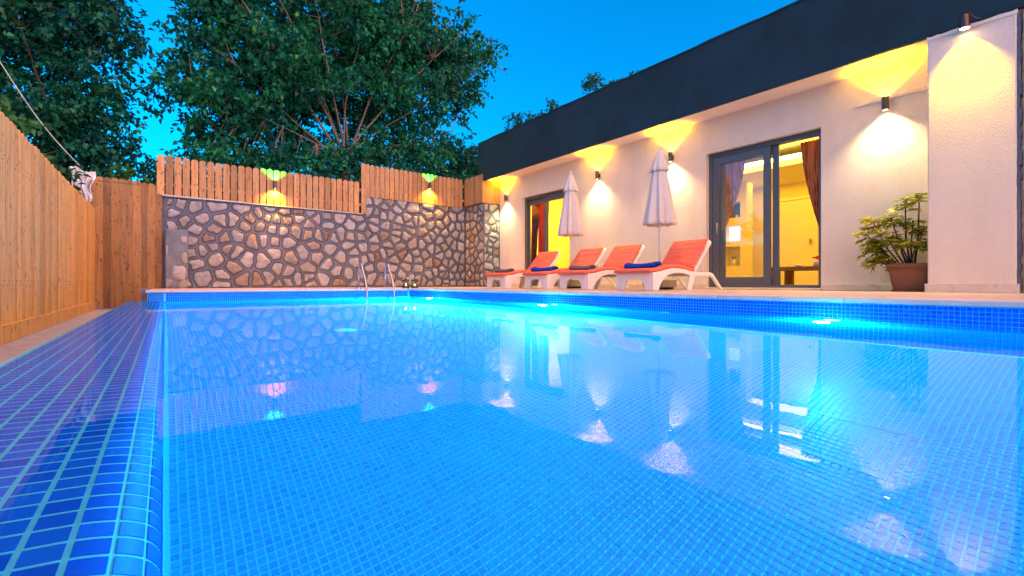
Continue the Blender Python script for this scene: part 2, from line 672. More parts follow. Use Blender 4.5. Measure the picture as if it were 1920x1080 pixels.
# floor tiles: the nearest 300 single, the rest one mass
FP, FG = 0.0264, 0.0060
nx, ny = int((PX - .01) / FP), int((PY - PY0) / FP)
ftile = MB().box(0, FP - FG, 0, FP - FG, -.001, .0025).mesh('floor_tile')
cells = [(0.012 + i * FP, PY0 + .004 + j * FP) for i in range(nx) for j in range(ny)]
vis = []
for c in cells:
    b = math.atan2(c[0], c[1]) - R(37.3)
    if abs(b) < R(47) and c[1] > .0:
        vis.append((math.hypot(*c), c))
vis = [c for r, c in sorted(vis) if r > 1.25][:300]
vs_ = set(vis)
for c in vis:
    put('floor_tile', ftile, 'floor_tile', pool, (c[0], c[1], ZF + .002))
t = FP - FG
rest = np.array([c for c in cells if c not in vs_])
off = np.array([(0, 0), (t, 0), (t, t), (0, t)])
q = np.zeros((len(rest), 4, 3))
q[:, :, :2] = rest[:, None, :] + off[None]
q[:, :, 2] = ZF + .0045
put('floor_tile_field', quads_mesh('floor_tile_field', q), 'floor_tile', pool, kind='stuff')

# wall tiles, 25 mm mosaic on the right and back walls
WP, WG = 0.0256, 0.0042
t = WP - WG
zt = -CT - .006
rows = 15
wt = MB().box(-.0025, .001, 0, t, -t, 0).mesh('wall_tile')
single = []
for j in range(60):
    for i in range(5):
        yy = 0.30 + j * WP
        put('wall_tile', wt, 'tile', pool, (PX, yy, zt - i * WP))
        single.append((j, i))
qs = []
ys = np.arange(-2.98, PY - .03, WP)
ys = ys + ((0.30 - ys[0]) % WP)
for yy in ys:
    for i in range(rows):
        if 0.30 - 1e-4 < yy < 0.30 + 60 * WP - 1e-3 and i < 5:
            continue
        z = zt - i * WP
        qs.append([(PX - .0025, yy, z - t), (PX - .0025, yy, z), (PX - .0025, yy + t, z), (PX - .0025, yy + t, z - t)])
for xx in np.arange(0.01, PX - .03, WP):
    for i in range(rows):
        z = zt - i * WP
        qs.append([(xx, PY - .0025, z - t), (xx + t, PY - .0025, z - t), (xx + t, PY - .0025, z), (xx, PY - .0025, z)])
put('wall_tile_band', quads_mesh('wall_tile_band', qs), 'tile', pool, kind='stuff')
# deeper wall tiles, coarser
qs = []
t2 = FP - FG
z0 = zt - rows * WP - .005
for k in range(int((z0 - ZF) / FP)):
    z = z0 - k * FP
    for yy in np.arange(PY0 + .01, PY - .05, FP):
        qs.append([(PX - .002, yy, z - t2), (PX - .002, yy, z), (PX - .002, yy + t2, z), (PX - .002, yy + t2, z - t2)])
    for xx in np.arange(0.01, PX - .05, FP):
        qs.append([(xx, PY - .002, z - t2), (xx + t2, PY - .002, z - t2), (xx + t2, PY - .002, z), (xx, PY - .002, z)])
put('deep_tile_field', quads_mesh('deep_tile_field', qs), 'floor_tile', pool, kind='stuff')

# overflow ledge on the left: slopes gently under water, then rolls down into the pool
LP, LG = 0.0395, 0.0062
prof = []
xa, za = -0.39, ZW - .003
xb, zb = -0.085, ZW - .062
rr = 0.10
L1 = math.hypot(xb - xa, zb - za)
N1 = 40


def ledge(s, h=0.0):
    """arc length s from the outer edge -> (x, z) lifted by h"""
    ux, uz = (xb - xa) / L1, (zb - za) / L1
    if s <= L1:
        return xa + ux * s - uz * h, za + uz * s + ux * h
    a0 = math.atan2(uz, ux)
    arc = rr * (math.pi / 2 + a0)
    cx, cz = xb + uz * rr, zb - ux * rr
    if s <= L1 + arc:
        a = a0 + math.pi / 2 - (s - L1) / rr
        return cx + math.cos(a) * (rr + h), cz + math.sin(a) * (rr + h)
    return cx + rr + h, cz - (s - L1 - arc)


LT = L1 + rr * math.pi / 2 + 1.1
lb = MB()
ss = [i * L1 / 6 for i in range(7)] + [L1 + i * rr * 1.5 / 8 for i in range(1, 9)] + [LT]
vs_l, fs_l = [], []
pts = [ledge(s) for s in ss]
pts = [(xa - .02, ZF), (xa - .02, za - .01)] + pts
n = len(pts)
for yy in (PY0, PY + .004):
    vs_l += [(x, yy, z) for x, z in pts]
fs_l = [(i, i + 1, n + i + 1, n + i) for i in range(n - 1)]
lb.add(vs_l, fs_l)
lb.build('overflow_ledge', 'grout', pool)
ncol = int((L1 + rr * 1.57 + .30) / LP)


def ledge_tile(j, yy):
    s0, s1 = .003 + j * LP, .003 + (j + 1) * LP - LG
    k = 1 if s1 < L1 else 3
    vs, fs = [], []
    for i in range(k + 1):
        s = s0 + (s1 - s0) * i / k
        x, z = ledge(s, .0011)
        vs += [(x, yy, z), (x, yy + LP - LG, z)]
    for i in range(k):
        fs.append((2 * i, 2 * i + 2, 2 * i + 3, 2 * i + 1))
    return vs, fs


tops = 14
singles = []
for j in range(tops):
    me = MB()
    a, b = ledge_tile(j, 0)
    me.add(a, b, True)
    # edges give each tile its thickness
    s0, s1 = .003 + j * LP, .003 + (j + 1) * LP - LG
    k = (len(a) // 2) - 1
    bot = []
    for i in range(k + 1):
        x, z = ledge(s0 + (s1 - s0) * i / k, .0)
        bot += [(x, 0, z), (x, LP - LG, z)]
    o = len(a)
    me.add(a + bot, [(2 * i, o + 2 * i, o + 2 * i + 2, 2 * i + 2) for i in range(k)] +
           [(2 * i + 1, 2 * i + 3, o + 2 * i + 3, o + 2 * i + 1) for i in range(k)] +
           [(0, 1, o + 1, o), (2 * k, o + 2 * k, o + 2 * k + 1, 2 * k + 1)])
    mm_ = me.mesh('ledge_tile')
    for i in range(21):
        put('ledge_tile', mm_, 'tile', pool, (0, 0.16 + i * LP, 0))
        singles.append((j, i))
lr = MB()
nrows = int((PY - .16) / LP)
for i in range(-70, nrows):
    for j in range(ncol):
        if j < tops and 0 <= i < 21:
            continue
        a, b = ledge_tile(j, 0.16 + i * LP)
        lr.add(a, b, True)
lr.build('ledge_tile_field', 'tile', pool, kind='stuff')

# coping slabs
cs = MB().box(-.022, DE - .002, 0, .897, -CT, 0).mesh('coping_slab')
for k in range(13):
    y = -3.4 + k * .9
    if y + .9 <= PY + DE + .2:
        put('coping_slab', cs, 'coping_stone', pool, (PX, y, 0.001), bevel=.006)
cb = MB().box(0, .897, -.022, DE - .002, -CT, 0).mesh('coping_slab')
for k in range(5):
    xx = PX - .03 - .9 * (k + 1)
    if xx < -.25:
        c2 = MB().box(0, (xx + .897) + .22, -.022, DE - .002, -CT, 0).mesh('coping_slab')
        put('coping_slab', c2, 'coping_stone', pool, (-.22, PY, 0.001), bevel=.006)
        break
    put('coping_slab', cb, 'coping_stone', pool, (xx, PY, 0.001), bevel=.006)
# return of the tiled back wall past the left corner
MB().box(-.20, 0.006, PY - .004, PY + .25, -.6, -CT - .002).build('corner_block', 'grout', pool)
qs = []
t = WP - WG
for xx in np.arange(-.195, -.02, WP):
    for i in range(5):
        z = zt - i * WP
        qs.append([(xx, PY - .0065, z - t), (xx + t, PY - .0065, z - t), (xx + t, PY - .0065, z), (xx, PY - .0065, z)])
put('corner_tile', quads_mesh('corner_tile', qs), 'tile', pool, kind='stuff')

# water sheet
ws = MB()
ws.add([(-0.405, PY0, ZW), (PX, PY0, ZW), (PX, PY, ZW), (-0.405, PY, ZW)], [(0, 1, 2, 3)])
ws.build('pool_water', 'water', kind='structure')

# floor fittings
dr = MB()
dr.lathe([(0, .012), (.085, .012), (.1, .004), (.1, 0)], 28)
dr.build('drain_cover', 'floor_grout', pool, (1.17, 3.8, ZF + .006))
fr_ = MB()
for a in ((-.16, .16, -.16, -.148), (-.16, .16, .148, .16), (-.16, -.148, -.148, .148), (.148, .16, -.148, .148)):
    fr_.box(a[0], a[1], a[2], a[3], 0, .002)
fr_.build('floor_grate', 'floor_tile', pool, (2.12, .62, ZF + .004))
for yy in (2.5, 5.4):
    rt = MB().lathe([(0, -.012), (.035, -.012), (.045, 0)], 20)
    o = rt.build('return_inlet', 'white_ceramic', pool, (PX - .004, yy, -.45))
    o.rotation_euler = (0, R(90), 0)

# underwater lamps; the first, out of frame, is added to fill the pool evenly
POOL_E = (105, 22, 175, 205)
for k, yy in enumerate((-1.70, 1.17, 4.0, 6.87)):
    t = empty('pool_light', (PX - .003, yy, -0.235),
              ['round underwater lamp nearest the camera on the right pool wall', 'round underwater lamp in the pool wall below the large sliding door',
               'round underwater lamp in the pool wall below the loungers', 'round underwater lamp in the pool wall near the far corner'][k],
              'pool light', 'underwater lamps')
    f = MB().lathe([(.066, 0), (.066, -.012), (.056, -.018), (.050, -.012)], 28).build('rim', 'stainless', t)
    e = MB().lathe([(0.0005, -.014), (.03, -.014), (.051, -.011)], 28).build('lens', 'pool_lens', t)
    f.rotation_euler = e.rotation_euler = (0, R(90), 0)
    light('pool_lamp', 'POINT', t, (-.20, 0, -.05), POOL_E[k], (0.05, 0.80, 1.0), shadow_soft_size=.05)

# ------------------------------------------------------------------ stone walls
def clip(poly, a, b, c):
    """keep a*x+b*y<=c"""
    out = []
    for i in range(len(poly)):
        p, q = poly[i], poly[(i + 1) % len(poly)]
        dp, dq = a * p[0] + b * p[1] - c, a * q[0] + b * q[1] - c
        if dp <= 0:
            out.append(p)
        if dp * dq < 0:
            s = dp / (dp - dq)
            out.append((p[0] + (q[0] - p[0]) * s, p[1] + (q[1] - p[1]) * s))
    return out


def voronoi(seeds, dom):
    res = []
    for i, (sx, sy) in enumerate(seeds):
        poly = dom(sx, sy)
        near = sorted(((sx - u) ** 2 + (sy - w) ** 2, u, w) for k, (u, w) in enumerate(seeds) if k != i)[:26]
        for d2, u, w in near:
            poly = clip(poly, u - sx, w - sy, (u * u + w * w - sx * sx - sy * sy) / 2)
            if len(poly) < 3:
                break
        res.append(poly)
    return res


def ray_poly(c, ang, poly):
    dx, dy = math.cos(ang), math.sin(ang)
    best = 9
    for i in range(len(poly)):
        p, q = poly[i], poly[(i + 1) % len(poly)]
        ex, ey = q[0] - p[0], q[1] - p[1]
        den = dx * ey - dy * ex
        if abs(den) < 1e-9:
            continue
        t = ((p[0] - c[0]) * ey - (p[1] - c[1]) * ex) / den
        s = ((p[0] - c[0]) * dy - (p[1] - c[1]) * dx) / den
        if t > 0 and -1e-6 <= s <= 1 + 1e-6:
            best = min(best, t)
    return best


def centroid(poly):
    A = cx = cy = 0
    for i in range(len(poly)):
        p, q = poly[i], poly[(i + 1) % len(poly)]
        k = p[0] * q[1] - q[0] * p[1]
        A += k
        cx += (p[0] + q[0]) * k
        cy += (p[1] + q[1]) * k
    if abs(A) < 1e-9:
        return poly[0], 0
    return (cx / 3 / A, cy / 3 / A), abs(A) / 2


def masonry(parent, dom, nseed, sizes, place, rnd, iters=2):
    """dom(sx,sy) gives the clipping outline, sizes(u) the wanted spacing; place(u, v, out) -> world point"""
    seeds = []
    tries = 0
    box = dom(None, None)
    ux = [p[0] for p in box]
    vy = [p[1] for p in box]
    while len(seeds) < nseed and tries < 60000:
        tries += 1
        u, v = rnd.uniform(min(ux), max(ux)), rnd.uniform(min(vy), max(vy))
        if not dom(u, v):
            continue
        r = sizes(u) * rnd.choice((.38, .5, .7, .95, 1.2, 1.5)) * (1 if tries < 20000 else .75)
        if all((u - a) ** 2 + ((v - b) * 1.12) ** 2 > r * r for a, b in seeds):
            seeds.append((u, v))
    for _ in range(iters):
        cl = voronoi(seeds, dom)
        seeds = [tuple(.5 * s[k] + .5 * centroid(p)[0][k] for k in (0, 1)) if len(p) > 2 else s for s, p in zip(seeds, cl)]
    cl = voronoi(seeds, dom)
    mort = MB()
    groove_shade = MB()
    N = 26
    for poly in cl:
        if len(poly) < 3:
            continue
        c, area = centroid(poly)
        if area < .003:
            continue
        ang = [2 * math.pi * k / N for k in range(N)]
        # outer ring follows the cell exactly at its corners
        corner = [math.atan2(p[1] - c[1], p[0] - c[0]) % (2 * math.pi) for p in poly]
        for ca in corner:
            k = min(range(N), key=lambda i: abs((ang[i] - ca + math.pi) % (2 * math.pi) - math.pi))
            ang[k] = ca
        ang = sorted(a % (2 * math.pi) for a in ang)
        outer = [ray_poly(c, a, poly) for a in ang]
        sm = outer[:]
        for _ in range(1):
            sm = [(sm[k - 1] + 2 * sm[k] + sm[(k + 1) % N]) / 4 for k in range(N)]
        big = min(1, math.sqrt(area) / .3)
        gap = .011 + .014 * rnd.random()
        ph = rnd.random() * 6.28
        hole = [max(.35 * s, min(s * .95, o * .965) - gap) * (1 + .05 * math.sin(3 * a + ph) + .03 * math.sin(5 * a + 2 * ph) + rnd.uniform(-.035, .02)) for s, o, a in zip(sm, outer, ang)]
        hole = [min(h, o * .95) for h, o in zip(hole, outer)]
        rim = [max(.004, h - .011) for h in hole]
        ring = lambda rad, out: [place(c[0] + r * math.cos(a), c[1] + r * math.sin(a), out) for r, a in zip(rad, ang)]
        base = ring(outer, .0) + ring(hole, .006) + ring(hole, -.026)
        F = []
        for k in range(N):
            k2 = (k + 1) % N
            F += [(k, k2, N + k2, N + k)]
        mort.add(base[:2 * N], F)
        groove_shade.add(ring(hole, .006) + ring(hole, -.026), [(k, (k + 1) % N, N + (k + 1) % N, N + k) for k in range(N)])
        # the stone, in local coordinates about its own centre
        org = Vector(place(c[0], c[1], 0))
        bulge = .006 + .022 * big * rnd.random()
        V = []
        tx, ty = rnd.uniform(-.05, .05), rnd.uniform(-.05, .05)
        for fr, dz in ((1.0, -.026), (.97, -.004), (.86, .55 * bulge), (.55, .9 * bulge), (.25, bulge)):
            for r, a in zip(rim, ang):
                uu, vv = r * fr * math.cos(a), r * fr * math.sin(a)
                j = rnd.uniform(-.008, .006) if fr < .98 else 0
                V.append(Vector(place(c[0] + uu, c[1] + vv, dz + j + tx * uu * (fr < .98) + ty * vv * (fr < .98))) - org)
        V.append(Vector(place(c[0], c[1], bulge)) - org)
        F = []
        for i in range(4):
            F += [(i * N + k, i * N + (k + 1) % N, (i + 1) * N + (k + 1) % N, (i + 1) * N + k) for k in range(N)]
        F += [(4 * N + k, 4 * N + (k + 1) % N, 5 * N) for k in range(N)]
        MB().add(V, F, True).build('stone', 'stone', parent, org, fix=False)
    mort.build('mortar', 'mortar', parent)
    groove_shade.build('joint', 'groove', parent)


ZA, ZB, XS, XE = 1.80, 2.28, 3.94, 6.86
rs = random.Random(5)


def dom_main(u, v):
    if u is None:
        return [(0, 0), (XE, 0), (XE, ZB), (0, ZB)]
    if u < XS:
        if v > ZA:
            return []
        return [(0, 0), (XE, 0), (XE, ZA), (0, ZA)]
    if v > ZA:
        return [(XS, 0), (XE, 0), (XE, ZB), (XS, ZB)]
    # lower right stones may reach left below the step
    return [(0, 0), (XE, 0), (XE, ZA + .15), (XS, ZA + .15), (XS, ZA), (0, ZA)] if u > XS + .35 else [(0, 0), (XE, 0), (XE, ZA), (0, ZA)]


wall = empty('stone_wall', (3.4, WY, 0), 'long retaining wall of pale rounded stones in grey mortar behind the pool', 'stone wall')
wall.location = (0, 0, 0)
masonry(wall, dom_main, 205, lambda u: .315 - .016 * u, lambda u, v, o: (u, WY - .03 - o, v), rs)
core = MB()
core.box(-.10, XS, WY, WY + .40, -.3, ZA + .004)
core.box(XS - .002, 7.6, WY, WY + .40, -.3, ZB + .004)
core.build('core', 'mortar', wall)
tp = MB()
tp.box(0, XS, WY - .032, WY - .0, ZA - .004, ZA + .006)
tp.box(XS, XE, WY - .032, WY - .0, ZB - .004, ZB + .006)
tp.build('top_edge', 'mortar', wall)
stp = MB().box(XS + .03, XS + .06, WY - .034, WY + .1, ZA + .002, ZB + .006)
stp.build('step_face', 'mortar', wall)
cp = MB()
cp.box(-.05, 1.30, WY - .07, WY + .04, ZA + .008, ZA + .03)
cp.build('cap_strip', 'cable', wall)
cp = MB().box(1.30, XS - .06, WY - .06, WY + .04, ZA + .008, ZA + .026)
cp.build('cap_strip', 'zinc', wall)

pier = empty('stone_pier', (0, 0, 0), 'stone pier standing between the long stone wall and the house', 'stone pier')
PYY = 10.30


def dom_rect(a, b, h):
    def f(u, v):
        return [(a, 0), (b, 0), (b, h), (a, h)]
    return f


masonry(pier, dom_rect(6.86, 7.40, ZB), 26, lambda u: .23, lambda u, v, o: (u, PYY - .03 - o, v), rs)
masonry(pier, dom_rect(PYY - .03, WY - .03, ZB), 42, lambda u: .22, lambda u, v, o: (6.86 - o, u, v), rs)
MB().box(6.885, 7.40, PYY, WY, -.02, ZB + .003).build('core', 'mortar', pier)

lp = empty('low_pier', (0, 0, 0), 'low stump of patchy grey cement and stone at the left end of the stone wall', 'stone pier')
MB().box(0.0, .36, WY - .20, WY - .05, 0, 1.15).build('core', 'render_coat', lp, bevel=.02)
for (u0, v0, w, h) in ((.29, .95, .11, .14), (.29, .60, .11, .22), (.22, .30, .22, .30), (.04, .10, .14, .16), (.27, .08, .16, .18), (.02, .75, .06, .2)):
    N = 14
    V, F = [], []
    for fr, dz in ((1, 0), (.9, .012), (.5, .02)):
        for k in range(N):
            a = 2 * math.pi * k / N
            rad = 1 / max(abs(math.cos(a)), abs(math.sin(a))) ** .6
            j = rs.uniform(.85, 1.1)
            V.append((max(-.02 - u0 + .03, min(.355 - u0, w / 2 * rad * fr * j * math.cos(a))), -dz, h / 2 * rad * fr * j * math.sin(a)))
    V.append((0, -.022, 0))
    for i in range(2):
        F += [(i * N + k, i * N + (k + 1) % N, (i + 1) * N + (k + 1) % N, (i + 1) * N + k) for k in range(N)]
    F += [(2 * N + k, 2 * N + (k + 1) % N, 3 * N) for k in range(N)]
    MB().add(V, F, True).build('stone', 'stone', lp, (u0, WY - .202, v0))

# ------------------------------------------------------------------ fences
def board_mesh(w, h, th, arch=True, along='x'):
    """board with a rounded top, standing on z=0, centred, thin axis y"""
    poly = [(-w / 2, 0), (w / 2, 0)]
    if arch:
        for a in range(0, 181, 20):
            poly.append((w / 2 * math.cos(R(a)), h - w * .42 + w * .42 * math.sin(R(a))))
    else:
        poly += [(w / 2, h), (-w / 2, h)]
    if along == 'x':
        return MB().extrude(poly, lambda u, v, k: (u, k, v), -th / 2, th / 2)
    return MB().extrude(poly, lambda u, v, k: (k, u, v), -th / 2, th / 2)


lf = empty('board_fence', (-1.04, 6.9, -.38), 'tall fence of upright honey coloured boards along the left side', 'fence')
FX = -1.02
bd = [board_mesh(.122 + rs.uniform(-.004, .004), 1.80 + d, .024, True, 'y').mesh('board') for d in (0, .004, -.006, .008)]
for b in bd:
    bm = bmesh.new()
    bm.from_mesh(b)
    bmesh.ops.recalc_face_normals(bm, faces=bm.faces)
    bm.to_mesh(b)
    bm.free()
nb = int((WY - .06 - 2.2) / .127)
for k in range(nb):
    y = WY - .10 - k * .127
    put('board', rs.choice(bd), 'fence_wood', lf, (FX - (-1.04) - .012 + rs.uniform(-.004, .004), y - 6.9, .03 + rs.uniform(-.006, .006)))
MB().box(-.006, .035, -4.7, WY - .05 - 6.9, 0.0, .15).build('base_board', 'fence_wood', lf, bevel=.004)
nm = MB()
for k in range(nb):
    for dz, dy in ((1.50, .02), (1.46, -.025), (.50, .02), (.46, -.02)):
        yy = WY - .10 - k * .127 + dy - 6.9
        nm.tube([(.018, yy, dz), (.0235, yy, dz)], .005, 6)
nm.build('nail_heads', 'stainless', lf, kind='stuff')
for zz in (.45, 1.45):
    MB().box(-.07, -.03, -4.7, WY - .05 - 6.9, zz, zz + .07).build('rail', 'fence_wood', lf)

gate = empty('plank_gate', (-.55, WY - .02, -.36), 'wooden plank gate with rounded board tops beside the stone wall', 'gate')
gw = .107
for k in range(-1, 9):
    x = -1.015 + .055 + k * gw
    low = 0 if k < 6 else .37
    me = board_mesh(gw - .0015, 2.42 - low - (.03 if k > 5 else 0), .022).build('board', 'gate_wood', gate, (x + .55, rs.uniform(-.003, .003), low), fix=True)
MB().box(-.43, .17, -.016, -.0115, 2.335, 2.342).build('seam_strip', 'black_steel', gate)
MB().box(-.46, .44, .02, .05, .6, .68).build('rail', 'gate_wood', gate)
MB().box(-.46, .44, .02, .05, 1.9, 1.98).build('rail', 'gate_wood', gate)
nl = MB()
for k in range(9):
    x = -1.015 + .055 + k * gw + .55
    for (dx, dz) in ((-.02, 2.30), (.02, 2.27), (.0, .43 if k > 5 else .06), (.02, 1.2)):
        nl.tube([(x + dx, -.010, dz), (x + dx, -.0145, dz)], .005, 6)
nl.build('nail_heads', 'stainless', gate, kind='stuff')
st = MB().box(-1.0, -.22, WY - .42, WY - .06, -.52, -.40).box(-.98, -.24, WY - .40, WY - .08, -.40, -.385)
st.build('door_step', 'black_steel', label='black steel threshold step at the foot of the plank gate', cat='step', bevel=.006)
MB().box(-.26, -.205, PY - .0, WY - .05, -.6, -.06).build('deck_edge_board', 'brown_wood', label='dark board closing the left edge of the back deck', cat='board')


def picket_fence(name, x0, x1, y, z0, z1, label, pitch=.136, w=.116):
    f = empty(name, ((x0 + x1) / 2, y, z0), label, 'fence')
    ms = []
    for d in (0, .005, -.005):
        b = board_mesh(w, z1 - z0 + d, .022)
        me = b.mesh('picket')
        bm = bmesh.new()
        bm.from_mesh(me)
        bmesh.ops.recalc_face_normals(bm, faces=bm.faces)
        bm.to_mesh(me)
        bm.free()
        ms.append(me)
    n = int((x1 - x0) / pitch)
    for k in range(n):
        put('picket', rs.choice(ms), 'picket_wood', f, (x0 + pitch * (k + .5) - (x0 + x1) / 2, rs.uniform(-.003, .003), rs.uniform(-.004, .004)))
    for zz in (.18, z1 - z0 - .22):
        MB().box(x0 - (x0 + x1) / 2, x1 - (x0 + x1) / 2, .014, .05, zz, zz + .06).build('rail', 'picket_wood', f)
    return f


FY = WY - .045
picket_fence('picket_fence', -.14, XS - .02, FY, ZA + .03, 2.60, 'lower run of round topped wooden pickets on the left stretch of stone wall')
tall = picket_fence('picket_fence', XS, XE - .04, FY, ZB - .03, 3.06, 'taller run of round topped wooden pickets on the right stretch of stone wall', pitch=.128, w=.112)
board_mesh(.112, 3.07 - ZA - .02, .022).build('picket', 'picket_wood', tall, (XS - .03 - (2 * XS + (XE - .04 - XS)) / 2, .004, ZA + .02 - (ZB - .03)), fix=True)
rf = picket_fence('picket_fence', 0, .93, 0, ZB + .01, 3.06, 'short wooden fence turning the corner above the stone pier', pitch=.116, w=.108)
rf.location = (6.83, WY - .52, ZB + .01)
rf.rotation_euler = (0, 0, R(-90))
pf = picket_fence('picket_fence', 6.84, 7.42, PYY - .02, ZB + .01, 3.04, 'narrow wooden fence panel between the stone pier and the house eave', pitch=.096, w=.092)

# ------------------------------------------------------------------ house
house = empty('house', (0, 0, 0), 'single storey white plaster house with dark roof band beside the pool', 'house')
HT = 2.90      # soffit height
FXX = 6.90     # fascia plane
HY0, HY1 = -3.2, 10.30
D1 = (2.48, 4.20)
D2 = (7.50, 9.26)
DT = 2.32
w = MB()
wt_ = .24
for a, b in ((HY0, D1[0]), (D1[1], D2[0]), (D2[1], HY1)):
    w.box(HX, HX + wt_, a, b, 0, HT)
for a, b in (D1, D2):
    w.box(HX, HX + wt_, a, b, DT, HT)
w.box(HX + wt_, 12.2, HY1 - .24, HY1, 0, HT)
w.box(12.0, 12.2, HY0, HY1 - .24, 0, HT)
w.box(HX + wt_, 12.0, HY0, HY0 + .2, 0, HT)
w.build('wall', 'plaster', house)
# a faint plaster band beside the right lamp
MB().box(HX - .02, HX, 1.22, 2.1, 2.46, 2.52).build('plaster_ledge', 'plaster', house, bevel=.008)
MB().box(FXX + .002, 12.4, HY0 - .2, 10.45, HT, HT + .03).build('soffit', 'smooth_plaster', house)
fs_ = MB()
fs_.box(FXX - .06, FXX, HY0 - .2, 10.52, HT - .03, 3.92)
fs_.box(FXX, 12.4, 10.455, 10.52, HT - .03, 3.92)
fs_.box(FXX, 12.4, HY0 - .2, HY0 - .14, HT - .03, 3.92)
fs_.build('fascia', 'fascia_paint', house, bevel=.012)
MB().box(FXX, 12.38, HY0 - .1, 10.45, HT + .04, 3.75).build('roof', 'roof_sheet', house)
re_ = MB()
N = 110
vs, fs = [], []
for k in range(N + 1):
    y = HY0 - .2 + (10.53 - HY0 + .2) * k / N
    dz = .006 * math.sin(y * 2.1) + .005 * math.sin(y * 5.3 + 1) + rs.uniform(-.004, .004)
    vs += [(FXX - .072, y, 3.915), (FXX - .070, y, 3.94 + dz), (FXX + .05, y, 3.945 + dz), (FXX + .05, y, 3.915)]
for k in range(N):
    for i in range(4):
        fs.append((4 * k + i, 4 * k + (i + 1) % 4, 4 * k + 4 + (i + 1) % 4, 4 * k + 4 + i))
re_.add(vs, fs).build('roof_edge', 'fascia_paint', house)
# plinth
for a, b in ((1.26, D1[0] - .02), (D1[1] + .02, D2[0] - .02), (D2[1] + .02, HY1 - .05)):
    MB().box(HX - .022, HX, a, b, .001, .085).build('skirting', 'marble', house, bevel=.004)
for yy in (D1, D2):
    MB().box(HX - .05, HX + wt_, yy[0], yy[1], .001, .03).build('door_sill', 'marble', house, bevel=.004)

# pillar at the right end
pil = MB()
prof_p = [(6.76, .56), (6.76, 1.23), (7.40, 1.23), (7.40, .56)]
pil.box(6.76, 7.398, .56, 1.23, 0, 2.80)
po = pil.build('pillar', 'plaster', house, bevel=.012)
pc = MB()
N = 16
vs = []
for k in range(N + 1):
    y = .555 + .68 * k / N
    vs += [(6.752, y, 2.795), (6.752, y, 2.83 + rs.uniform(-.006, .007)), (6.90, y, 2.83), (6.90, y, 2.795)]
fs = []
for k in range(N):
    for i in range(4):
        fs.append((4 * k + i, 4 * k + (i + 1) % 4, 4 * k + 4 + (i + 1) % 4, 4 * k + 4 + i))
fs += [(3, 2, 1, 0), (4 * N, 4 * N + 1, 4 * N + 2, 4 * N + 3)]
pc.add(vs, fs).build('cap', 'smooth_plaster', po)
MB().box(6.735, 6.76, .54, 1.25, .001, .095).build('skirting', 'marble', po, bevel=.004)
# rough mortar edge and pipe, dark door at the far right
ed = MB()
for k in range(40):
    z = .02 + k * .07
    ed.box(6.765 + rs.uniform(0, .01), 6.90, .535 + rs.uniform(-.006, .006), .559, z, z + .069)
ed.build('raw_edge', 'mortar', po)
MB().tube([(6.80, .51, 0), (6.80, .51, 2.8)], .012, 10).build('pipe', 'zinc', house)
sdoor = empty('dark_door', (0, 0, 0), 'dark framed glass door at the right picture edge past the pillar', 'door')
MB().box(6.86, 6.92, -.6, .495, .05, 2.62).build('pane', 'dark_glass', sdoor)
fb = MB().box(6.83, 6.93, -.62, .50, 2.62, 2.76).box(6.84, 6.925, .455, .497, .0, 2.62).box(6.84, 6.925, -.62, -.57, .0, 2.62).box(6.84, 6.925, -.57, .455, 0, .08)
fb.build('frame', 'brown_wood', sdoor, bevel=.005)
MB().box(6.80, 6.83, -.62, .50, 2.68, 2.71).build('head_trim', 'copper', sdoor)


# sliding doors
def sliding_door(Y0, Y1, label, split, open_side):
    d = empty('sliding_door', (HX + .1, Y0, 0), label, 'door')
    xo = 0
    f = MB()
    W_ = Y1 - Y0
    f.box(-.02, .10, 0, .055, .03, DT)
    f.box(-.02, .10, W_ - .055, W_, .03, DT)
    f.box(-.02, .10, .055, W_ - .055, DT - .075, DT)
    f.box(-.02, .10, .055, W_ - .055, .03, .075)
    f.build('frame', 'frame_metal', d, bevel=.004)
    tr = MB().box(-.026, -.02, .02, W_ - .02, DT - .03, DT - .022).box(-.026, -.02, .02, W_ - .02, DT - .055, DT - .05)
    tr.build('track', 'track_metal', d)

    def sash(a, b, x, st, mat='window_glass'):
        s = MB()
        s.box(x, x + .035, a, a + st, .076, DT - .076)
        s.box(x, x + .035, b - st, b, .076, DT - .076)
        s.box(x, x + .035, a + st, b - st, DT - .20, DT - .076)
        s.box(x, x + .035, a + st, b - st, .076, .20)
        so = s.build('sash', 'frame_metal', d, bevel=.004)
        MB().box(x + .012, x + .018, a + st, b - st, .20, DT - .20).build('pane', mat, so)
        return so
    if open_side:
        so = sash(split, W_ - .056, .0, .11)
        sash(split - .10, W_ - .16, .05, .09)
        hd = MB().box(-.02, -.001, W_ - .15, W_ - .125, .98, 1.10).box(-.012, 0, W_ - .155, W_ - .12, .95, 1.13)
        hd.build('handle', 'stainless', so, bevel=.003)
    else:
        sash(.056, split + .05, .0, .07)
        sash(split - .03, W_ - .056, .05, .06)
    return d


sliding_door(D1[0], D1[1], 'large grey aluminium sliding door standing half open onto a yellow lit room', .72, True)
sliding_door(D2[0], D2[1], 'grey sliding door with red curtains behind the left folded parasol', .98, False)

# rooms behind
def room(Y0, Y1, XB, name):
    r = MB()
    r.box(XB, XB + .05, Y0, Y1, .0, 2.86)
    r.box(HX + wt_, XB, Y0 - .05, Y0, 0, 2.86)
    r.box(HX + wt_, XB, Y1, Y1 + .05, 0, 2.86)
    r.build('room_wall', 'room_wall', house)
    MB().box(HX + wt_, XB, Y0, Y1, .0, .02).build('room_floor', 'room_floor', house)
    MB().box(HX + wt_, XB, Y0, Y1, 2.80, 2.84).build('room_ceiling', 'room_ceiling', house)


room(0.2, 6.4, 11.6, 'living room')
room(6.7, 10.0, 11.2, 'bedroom')
